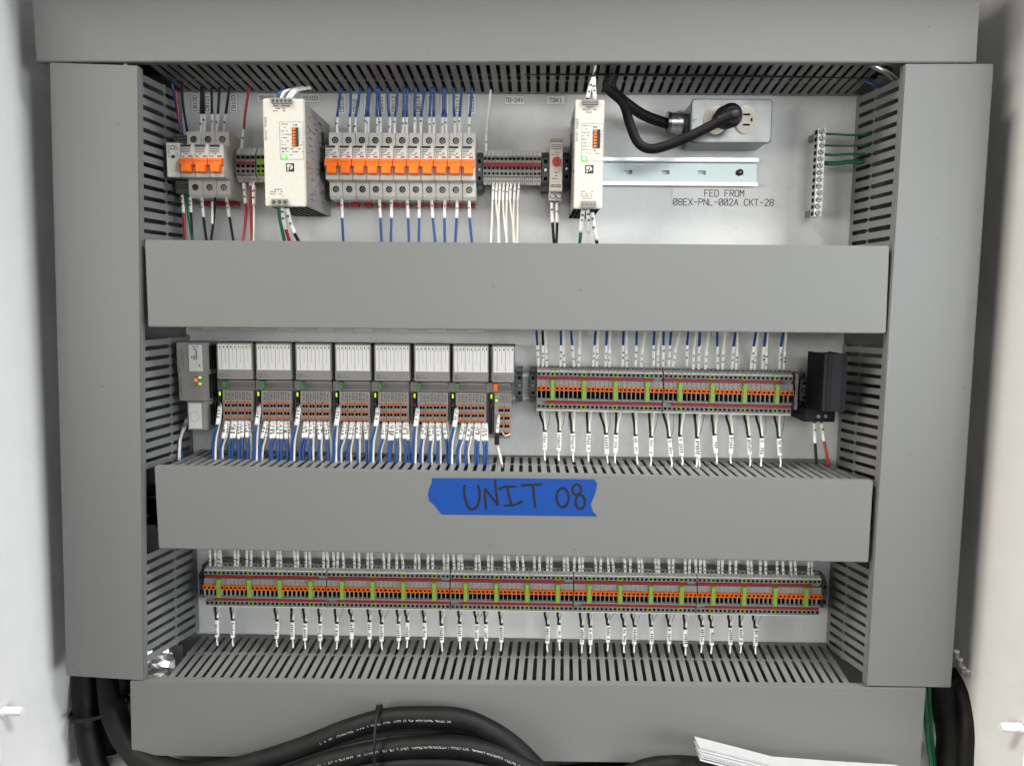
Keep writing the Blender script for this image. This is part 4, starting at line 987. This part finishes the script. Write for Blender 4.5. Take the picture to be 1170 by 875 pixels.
# middle strip, above
zA = lambda x, y: (590 + x / 5.145, 370 + y / 5.145)
zB = lambda x, y: (790 + x / 4.604, 370 + y / 4.604)
up2 = [(zA, 115, 130, 1), (zA, 153, 155, 2), (zA, 165, 178, 0), (zA, 262, 258, 1), (zA, 273, 282, 0), (zA, 318, 338, 1), (zA, 375, 365, 0), (zA, 468, 450, 1), (zA, 480, 472, 0), (zA, 535, 523, 1), (zA, 550, 547, 0), (zA, 632, 623, 1), (zA, 648, 648, 0),
       (zA, 710, 700, 1), (zA, 762, 732, 0), (zA, 812, 806, 1), (zA, 850, 830, 0), (zA, 868, 862, 1), (zA, 914, 893, 1), (zA, 970, 920, 0), (zA, 1012, 1002, 1), (zA, 1065, 1037, 0), (zA, 1082, 1070, 1),
       (zB, 28, 8, 0), (zB, 46, 38, 1), (zB, 97, 72, 0), (zB, 135, 138, 1), (zB, 183, 163, 0), (zB, 236, 213, 1), (zB, 243, 234, 0), (zB, 346, 312, 1), (zB, 355, 332, 0), (zB, 395, 375, 1), (zB, 406, 393, 0), (zB, 488, 465, 1), (zB, 500, 487, 0)]
cn = {0: 0, 1: 0, 2: 0}
for (zf, a, b, ty) in up2:
    ye = 250 if zf is zA else 238
    pt_, pb = zf(a, 0), zf(b, ye); pm = zf((a + 2 * b) / 3 + R.uniform(-3, 3), ye * .55)
    pts = [(pt_[0], pt_[1] - 4, .064), (zf(a * .8 + b * .2, ye * .25)[0], pt_[1] + 10, .06), (*pm, .052), (*pb, .040)]
    wire('wire', pts, .0016, ['wwhite', 'wblue', 'wblack'][ty], f'{["white", "blue", "black"][ty]} sleeved wire above the middle terminal strip, {nth(cn[ty])} {["white", "blue", "black"][ty]} from left', group='wires above the middle terminal strip', sleeve=(.62, 1) if ty else (.7, 1), mk=2, sr=1.2)
    cn[ty] += 1
# two-core cables below a strip
def pair_cable(p_black, p_white, ring, end, sl_end, label, group, d0=.040, rr=.0022):
    """black and white cores leaving a terminal, joined in a heat-shrink ring and a printed sleeve"""
    rp = Q(*ring, .056); t = thing('two_core_cable', label, 'cable', rp, group)
    for (p, mt, nm, o) in ((p_black, 'wblack', 'black_core', -.9), (p_white, 'wwhite', 'white_core', .9)):
        m = MB(); m.tube([Q(p[0], p[1] - 3, d0 - .004), Q(p[0] + R.uniform(-.3, .3), p[1] + 3, d0 + .004), Q(ring[0] * .6 + p[0] * .4 + o * .3 + R.uniform(-.4, .4), (p[1] + 1.4 * ring[1]) / 2.4, .053), Q(ring[0] + o, ring[1] + .5, .056)], .00165, mt, n=7); m.build(nm, t, rp)
    m = MB(); m.tube([Q(ring[0], ring[1] - 1, .056), Q(ring[0], ring[1] + 1.6, .056)], rr * 1.15, 'wblack', n=9); m.build('heat_shrink', t, rp)
    a = Q(ring[0] + .1, ring[1] + 1.4, .0565); b = Q(sl_end[0], sl_end[1], .058); mid = a.lerp(b, .5) + Vector((R.uniform(-.0004, .0004), 0, 0))
    m = MB(); m.tube([a, mid, b], rr * 1.32, 'sleeve', n=9)
    for k in range(6):
        if R.random() < .15: continue
        c = a.lerp(b, .14 + .125 * k); w = rr * R.uniform(.45, .9); ox = R.uniform(-.2, .2) * rr
        m.box(c.x + ox - w, c.x + ox + w, -c.y + rr * .8, -c.y + rr * 1.36, c.z - .0009, c.z + .0008, 'greyink')
    m.build('marker_sleeve', t, rp)
    m = MB(); m.tube([b, Q(end[0], end[1], .059), Q(end[0] + R.uniform(-1, 1), end[1] + 5, .06)], rr * .5, 'wwhite', n=8); m.build('jacket', t, rp)
    if R.random() < .55:
        sx = R.choice((-1, 1)); m = MB(); m.tube([Q(ring[0] + sx, ring[1], .057), Q(ring[0] + sx * 4.5, ring[1] - 8, .05), Q(p_white[0] + sx * 6, p_white[1] - 1, d0)], .00035, 'dgrey', n=5); m.build('drain_wire', t, rp)
lo2 = [(zA, 140, 165, 168, 628), (zA, 238, 255, 252, 630), (zA, 315, 340, 330, 636), (zA, 415, 436, 424, 636), (zA, 495, 521, 527, 644), (zA, 585, 609, 586, 644), (zA, 684, 704, 700, 652), (zA, 782, 808, 793, 662), (zA, 867, 892, 898, 666), (zA, 960, 982, 962, 656), (zA, 1048, 1076, 1063, 668),
       (zB, 20, 42, 30, 596), (zB, 107, 130, 121, 580), (zB, 186, 208, 210, 578), (zB, 280, 295, 302, 592), (zB, 342, 364, 370, 594), (zB, 438, 463, 460, 596)]
for k, (zf, a, b, c, yr) in enumerate(lo2):
    yt_ = 520 if zf is zA else 482
    j = R.uniform(-1.5, 1.5)
    rg = zf(c, yr); pair_cable(zf(a, yt_), zf(b, yt_), rg, (rg[0] + j * 1.5 + 1, rg[1] + 29), (rg[0] + j + .5, rg[1] + 22 + R.uniform(-1, 2)), f'two-core sleeved cable under the middle terminal strip, {nth(k)} from left', 'cables below the middle terminal strip')
# bottom strip, above and below
zC = [(160, x) for x in (390, 420, 437, 450, 528, 545, 595, 618, 687, 715, 765, 785, 865, 880, 925, 947, 1022, 1047, 1080, 1100, 1133)] + [(400, x) for x in (25, 50, 98, 122, 190, 215, 260, 295, 362, 385, 433, 460, 525, 543, 580, 605, 625, 700, 722, 770, 790, 862, 885, 933, 965, 1027, 1055, 1100, 1120)] \
   + [(640, x) for x in (22, 43, 78, 108, 125, 200, 225, 270, 297, 362, 390, 440, 458, 535, 550, 608, 628, 697, 720, 757, 780, 805)] + [(820, x) for x in (5, 25, 68, 100, 172, 190, 238, 268, 332, 365, 410, 435, 508, 527)]
for k, (o_, x_) in enumerate(zC):
    p = o_ + x_ / 4.875; yt_ = 644 + (p - 232) / 707 * 10.5; lean = R.uniform(-1.6, .6)
    wire('wire', [(p + lean * 1.5, yt_ - 27, .068), (p + lean, yt_ - 15, .058), (p + lean * .2, yt_ - 5, .048), (p, yt_ + 3, .038)], .0015, 'wwhite', f'short white-sleeved wire above the bottom terminal strip, {nth(k)} from left', group='wires above the bottom terminal strip', sleeve=(.42, 1), mk=2, sr=1.2)
lo3 = [(160, x) for x in (428, 518, 762, 848, 920, 1003, 1097)] + [(400, x) for x in (10, 108, 175, 270, 320, 415, 511, 610, 705, 757, 843, 1100, 1163)] + [(640, x) for x in (120, 168, 265, 357, 415, 508, 607, 697, 790, 845)] + [(820, x) for x in (70, 127, 212)]
for k, (o_, x_) in enumerate(lo3):
    p = o_ + x_ / 4.875; yt_ = 693.5 + (p - 232) / 707 * 11; j = R.uniform(-1.2, 1.2); yr = yt_ + 12.5 + R.uniform(-1, 3)
    pair_cable((p - 2.2 + j, yt_), (p + 2 + j, yt_), (p + R.uniform(-.4, .4), yr), (p + j * .6, yr + 26), (p + j * .4, yr + 21), f'two-core sleeved cable under the bottom terminal strip, {nth(k)} from left', 'cables below the bottom terminal strip')
wire('wire', [(930.4, 482, .045), (931, 498, .05), (932, 515, .056), (933, 530, .058)], .0019, 'wblack', 'black sleeved wire hanging below the black heater', group=G1, sleeve=(.04, .5), mk=1)
wire('wire', [(938.6, 482, .045), (941, 500, .05), (944, 516, .056), (947, 532, .058)], .0019, 'wred', 'red sleeved wire hanging below the black heater', group=G1, sleeve=(.04, .42), mk=1)

# ================================================================== LOOSE THINGS IN THE DUCT CORNERS
def foil(label, px, d0, d1, nx=6, ny=9, amp=.0042):
    a, b, c, e = [Q(*p, dd) for p, dd in px]
    vs = []; g = random.Random(4)
    for i in range(ny + 1):
        for j in range(nx + 1):
            q = (a.lerp(b, j / nx)).lerp(e.lerp(c, j / nx), i / ny); q = q + Vector((g.uniform(-amp, amp) * .4, g.uniform(-amp, amp), g.uniform(-amp, amp) * .4)); vs.append((q.x, -q.y, q.z))
    fs = [(i * (nx + 1) + j, i * (nx + 1) + j + 1, (i + 1) * (nx + 1) + j + 1, (i + 1) * (nx + 1) + j) for i in range(ny) for j in range(nx)]
    n = len(vs); vs += [(x, d_ - .0004, z) for x, d_, z in vs]; fs += [tuple(k + n for k in reversed(f)) for f in fs]
    return tag(MB().add(vs, fs, 'foil').build('foil_wrap', None, (a + c) / 2), label, 'foil')
foil('crumpled silver foil wrap in the lower left duct corner', [((160, 745), .085), ((196, 742), .07), ((203, 782), .07), ((160, 784), .085)], .08, .09)
foil('crumpled silver foil piece below the left duct beside black cables', [((128, 772), .07), ((150, 772), .07), ((150, 794), .07), ((133, 786), .07)], .08, .09, 5, 5, .003)
wire('braid_strap', [(988, 68, .118), (1002, 78, .112), (1014, 84, .105), (1026, 94, .095)], .0032, 'silver', 'silver braided strap in the upper right duct corner', 'strap', n=8)
wire('wire', [(990, 93, .07), (998, 96.5, .075), (1006, 98.5, .075), (1016, 96, .07)], .0018, 'wblue', 'short blue wire in the upper right duct corner', group='wires inside the ducts')
def inside(n, pts, jx, jy, d0, d1, mats, rr, label, group):
    for k in range(n):
        dd = d0 + (d1 - d0) * R.random(); ox, oy = R.uniform(-jx, jx), R.uniform(-jy, jy)
        wire('wire', [(x + ox + R.uniform(-jx, jx) * .3, y + oy + R.uniform(-jy, jy) * .3, dd + R.uniform(-.008, .008)) for x, y in pts], R.choice(rr), R.choice(mats), label, group=group)
fat, thin = (.005, .006, .007), (.0017, .0019)
bw = ['wblack', 'wblack', 'cable']
inside(7, [(130, 60), (135, 200), (138, 420), (142, 600), (150, 790)], 20, 5, .02, .09, bw, fat, 'black cable inside the left upright duct seen through its slots', 'cables inside the left duct')
inside(6, [(142, 60), (148, 200), (150, 420), (152, 600), (156, 745)], 6, 5, .085, .115, ['wwhite', 'wwhite', 'wblack'], thin, 'thin wire inside the left upright duct seen through its slots', 'wires inside the left duct')
inside(7, [(1062, 60), (1058, 200), (1042, 420), (1030, 600), (1018, 790)], 20, 5, .02, .09, bw, fat, 'black cable inside the right upright duct seen through its slots', 'cables inside the right duct')
inside(3, [(1046, 80), (1044, 200), (1034, 420), (1026, 520)], 5, 5, .085, .11, ['wwhite', 'wblack', 'wblack'], thin, 'thin wire inside the right upright duct seen through its slots', 'wires inside the right duct')
inside(10, [(150, 62), (400, 60), (700, 62), (1010, 64)], 10, 22, .03, .1, bw, fat, 'black cable inside the top duct seen through its slots', 'cables inside the top duct')
inside(14, [(172, 572), (400, 578), (700, 582), (990, 590)], 8, 26, .02, .1, bw, fat, 'black cable inside the lower middle duct seen through its slots', 'cables inside the lower middle duct')
inside(6, [(210, 547), (420, 551), (650, 554), (940, 562)], 20, 2, .03, .1, ['wwhite', 'wblue', 'wblack'], thin, 'thin wire inside the lower middle duct seen through its slots', 'wires inside the lower middle duct')
inside(14, [(160, 815), (400, 818), (700, 822), (990, 828)], 8, 22, .02, .1, bw, fat, 'black cable inside the bottom duct seen through its slots', 'cables inside the bottom duct')
inside(4, [(220, 793), (420, 795), (650, 797), (940, 803)], 20, 2, .03, .1, ['wwhite', 'wblack', 'wblack'], thin, 'thin wire inside the bottom duct seen through its slots', 'wires inside the bottom duct')

# ================================================================== BLACK CABLES AT THE BOTTOM
def big_cable(pts, r, label, text_span=None, txt=0):
    w = [Q(*p) + Vector((0, R.uniform(-.0012, .0012), R.uniform(-.0007, .0007))) for p in pts]; ph = R.random() * 6
    b = MB(); b.tube(w, lambda u: r * (1 + .018 * math.sin(u * 23 + ph) + .012 * math.sin(u * 51)), 'cable', n=20, sub=10); path = b.path
    o = b.build('cable', None, w[0]); tag(o, label, 'cable', 'thick black cables at the bottom')
    if text_span:
        m = MB(); L = len(path) - 1; u = text_span[0]; tot = sum((path[i + 1] - path[i]).length for i in range(L))
        while u < text_span[1]:
            f = u * L; i = min(int(f), L - 1); c = path[i].lerp(path[i + 1], f - i); tdir = (path[i + 1] - path[i]).normalized()
            upv = Vector((0, -1, 0)); upv = (upv - tdir * upv.dot(tdir)).normalized(); sd = tdir.cross(upv)
            if sd.z < 0: sd = -sd
            ang = txt; nrm = upv * math.cos(ang) + sd * math.sin(ang); sd2 = sd * math.cos(ang) - upv * math.sin(ang)
            l = R.choice((.0007, .0007, .0010)); hh = .0012
            if R.random() < .93:
                for (s0, s1, q0, q1) in R.choice([[(-1, 1, -.3, .3)], [(-1, 1, -1, -.5), (-1, -.4, -1, 1)], [(-1, 1, .5, 1), (.3, 1, -1, 1)], [(-.5, .5, -1, 1), (-1, 0, .2, .6)]]):
                    p = c + nrm * (r * 1.002)
                    cs = [p + sd2 * (a_ * hh) + tdir * (e_ * l) for a_, e_ in ((s0, q0), (s0, q1), (s1, q1), (s1, q0))]
                    m.hexa([((q + nrm * .0002).x, -(q + nrm * .0002).y, (q + nrm * .0002).z) for q in cs], [((q - nrm * .0006).x, -(q - nrm * .0006).y, (q - nrm * .0006).z) for q in cs], 'paleink')
            u += (l * 2 + .0007) / tot * (2.6 if R.random() < .16 else 1)
        m.build('printing', o, w[0])
    return o
big_cable([(70, 922, .10), (108, 912, .125), (150, 900, .145), (200, 889, .15), (270, 877, .152), (342, 854.5, .153), (400, 832, .154), (445, 820, .155), (492, 817.5, .155), (535, 824, .155), (578, 846, .154), (612, 876, .152), (632, 905, .15), (646, 948, .15)], .0125, 'thick black cable, topmost arch of the coil under the bottom duct', (.42, .66), .15)
big_cable([(80, 926, .12), (140, 916, .14), (200, 904, .15), (300, 876, .150), (380, 851, .150), (434, 839, .150), (478, 836, .150), (520, 843, .148), (560, 862, .147), (590, 890, .147), (612, 945, .147)], .0118, 'thick black cable, middle arch of the coil under the bottom duct')
big_cable([(90, 938, .14), (170, 930, .155), (250, 916, .165), (310, 893, .166), (370, 872, .168), (434, 857, .168), (490, 851.5, .168), (541, 855, .167), (585, 870, .166), (622, 896, .165), (648, 955, .165)], .0130, 'thick black cable, lowest arch of the coil nearest the viewer', (.38, .84), .45)
big_cable([(95, 936, .13), (160, 928, .145), (230, 915, .158), (310, 884, .158), (372, 862, .159), (434, 848, .160), (486, 845, .160), (538, 853, .159), (575, 869, .158), (604, 896, .157), (622, 950, .157)], .0085, 'thinner black cable tucked between the middle and lowest arch of the coil')
big_cable([(220, 955, .17), (290, 918, .172), (350, 894, .173), (420, 877, .174), (488, 872, .174), (540, 876, .173), (590, 893, .172), (620, 955, .172)], .0095, 'black cable peeking out under the lowest arch of the coil')
big_cable([(270, 945, .14), (330, 905, .14), (420, 879, .14), (500, 872, .14), (560, 884, .14), (600, 905, .14), (625, 945, .14)], .0110, 'black cable deep in the shadow inside the coil')
big_cable([(96, 755, .055), (96, 785, .07), (99, 830, .085), (108, 875, .10), (125, 910, .11)], .0150, 'thick black cable coming straight down from the left duct')
big_cable([(124, 755, .06), (126, 785, .075), (131, 815, .09), (146, 848, .11), (175, 873, .125), (225, 886, .135), (320, 889, .135), (420, 892, .14)], .0160, 'thick black cable bending right from below the left duct')
big_cable([(112, 755, .035), (112, 790, .04), (116, 830, .05), (130, 866, .06), (170, 884, .07), (260, 890, .07)], .0120, 'thick black cable hidden behind two others below the left duct')
big_cable([(610, 890, .12), (680, 884, .12), (760, 885, .12), (900, 896, .12)], .0135, 'thick black cable lying flat below the bottom duct')
big_cable([(690, 900, .14), (730, 879, .145), (770, 872.5, .148), (815, 876, .148), (880, 890, .145)], .0105, 'thick black cable humped beside the folded papers')
big_cable([(1074, 770, .06), (1084, 800, .065), (1092, 840, .075), (1090, 900, .085)], .0235, 'thickest black cable below the right duct')
big_cable([(1086, 768, .06), (1096, 784, .08), (1103, 805, .093), (1106, 836, .106), (1104, 875, .11), (1098, 915, .115)], .0095, 'black cable bowing outward below the right duct')
big_cable([(1094, 775, .055), (1102, 800, .055), (1106, 840, .06), (1105, 900, .065)], .0110, 'black cable between the bowing one and thickest one at right')
wire('earth_wire', [(1054, 770, .075), (1057, 800, .08), (1060, 840, .085), (1066, 885, .09)], .0034, 'wgreen', 'thick green earth cable at the lower right beside black cables', 'cable', n=12)
wire('earth_wire', [(1061, 770, .07), (1062, 800, .07), (1064, 840, .075), (1070, 885, .08)], .0026, 'wgreen', 'thinner green earth cable behind the thick green one', 'cable', n=12)
for k, (x_, y_) in enumerate(((1092.5, 747), (1096.5, 756), (1100, 765), (1105.5, 769))):
    a = Q(x_, y_ - 3.6, .094); b_ = Q(x_, y_ + 3.8, .094); m = MB(); m.tube([a, b_], .0034, 'tgrey', n=12); m.tube([a + Vector((0, 0, .0008)), a + Vector((0, 0, -.0008))], .0037, 'white', n=12)
    tag(m.build('cable_clip', None, b_), f'small pale grey clip at lower right of the right duct, {["highest", "second highest", "third highest", "lowest"][k]} of four', 'clip', 'small clips beside the right duct')
def tie(label, c, rx, rz, axis, w=.0022, headoff=0):
    """flat strap round a bundle; axis: 'x' wraps cables running along x"""
    t = thing('cable_tie', label, 'cable tie', c, 'black cable ties')
    pts = [c + (Vector((0, math.cos(a) * rx, math.sin(a) * rz)) if axis == 'x' else Vector((math.cos(a) * rx, math.sin(a) * rz, math.cos(a) * .006))) for a in [2 * math.pi * k / 18 for k in range(18)]]
    m = MB(); m.tube(pts, w, 'black', n=8, sub=3, closed=True, flat=.45 if axis == 'x' else 1); m.build('strap', t, c)
    h_ = pts[15 if axis != 'x' else 9]; h_ = pts[headoff]
    m = MB(); m.box(h_.x - .004, h_.x + .004, -h_.y - .002, -h_.y + .004, h_.z - .003, h_.z + .003, 'black'); m.build('tie_head', t, c, .0006)
tie('thin black cable tie upright round the coil of cables', Vector(Q(433, 846, .158)), .030, .041, 'x', .0036, 4)
tie('black cable tie round the two cables below the left duct', Vector(Q(114, 808, .078)), .037, .030, 'z', .0024, 12)
# folded papers
a = [Q(*p, .165) for p in ((795, 843), (840, 854.5), (884, 866), (950, 871), (1025, 875.5), (1060, 884))]
t = thing('paper_stack', 'bundle of white paper sheets leaning at the bottom right', 'papers', a[0])
g = random.Random(3)
for k in range(9):
    dd = k * .0011; dz = -k * .0012
    jx, jz = g.uniform(-.0015, .0015), g.uniform(-.0006, .0006)
    top = [(p.x + jx - k * .0002, .165 + dd - .004, p.z + dz + jz) for p in a]; low = [(x + .002, .165 + dd + .012, z - .0025 - .003 * (k == 8)) for x, d_, z in top]
    m = MB(); n = len(top); vs = top + low; vs2 = [(x, d_ + .0002, z - .0006) for x, d_, z in vs]
    fs = [(i, i + 1, n + i + 1, n + i) for i in range(n - 1)]
    m.add(vs + vs2, fs + [tuple(q + 2 * n for q in reversed(f)) for f in fs] + [(0, n, 3 * n, 2 * n)] + [(n + i, n + i + 1, 3 * n + i + 1, 3 * n + i) for i in range(n - 1)] + [(i + 1, i, 2 * n + i, 2 * n + i + 1) for i in range(n - 1)], 'paper')
    m.build('sheet', t, a[0])
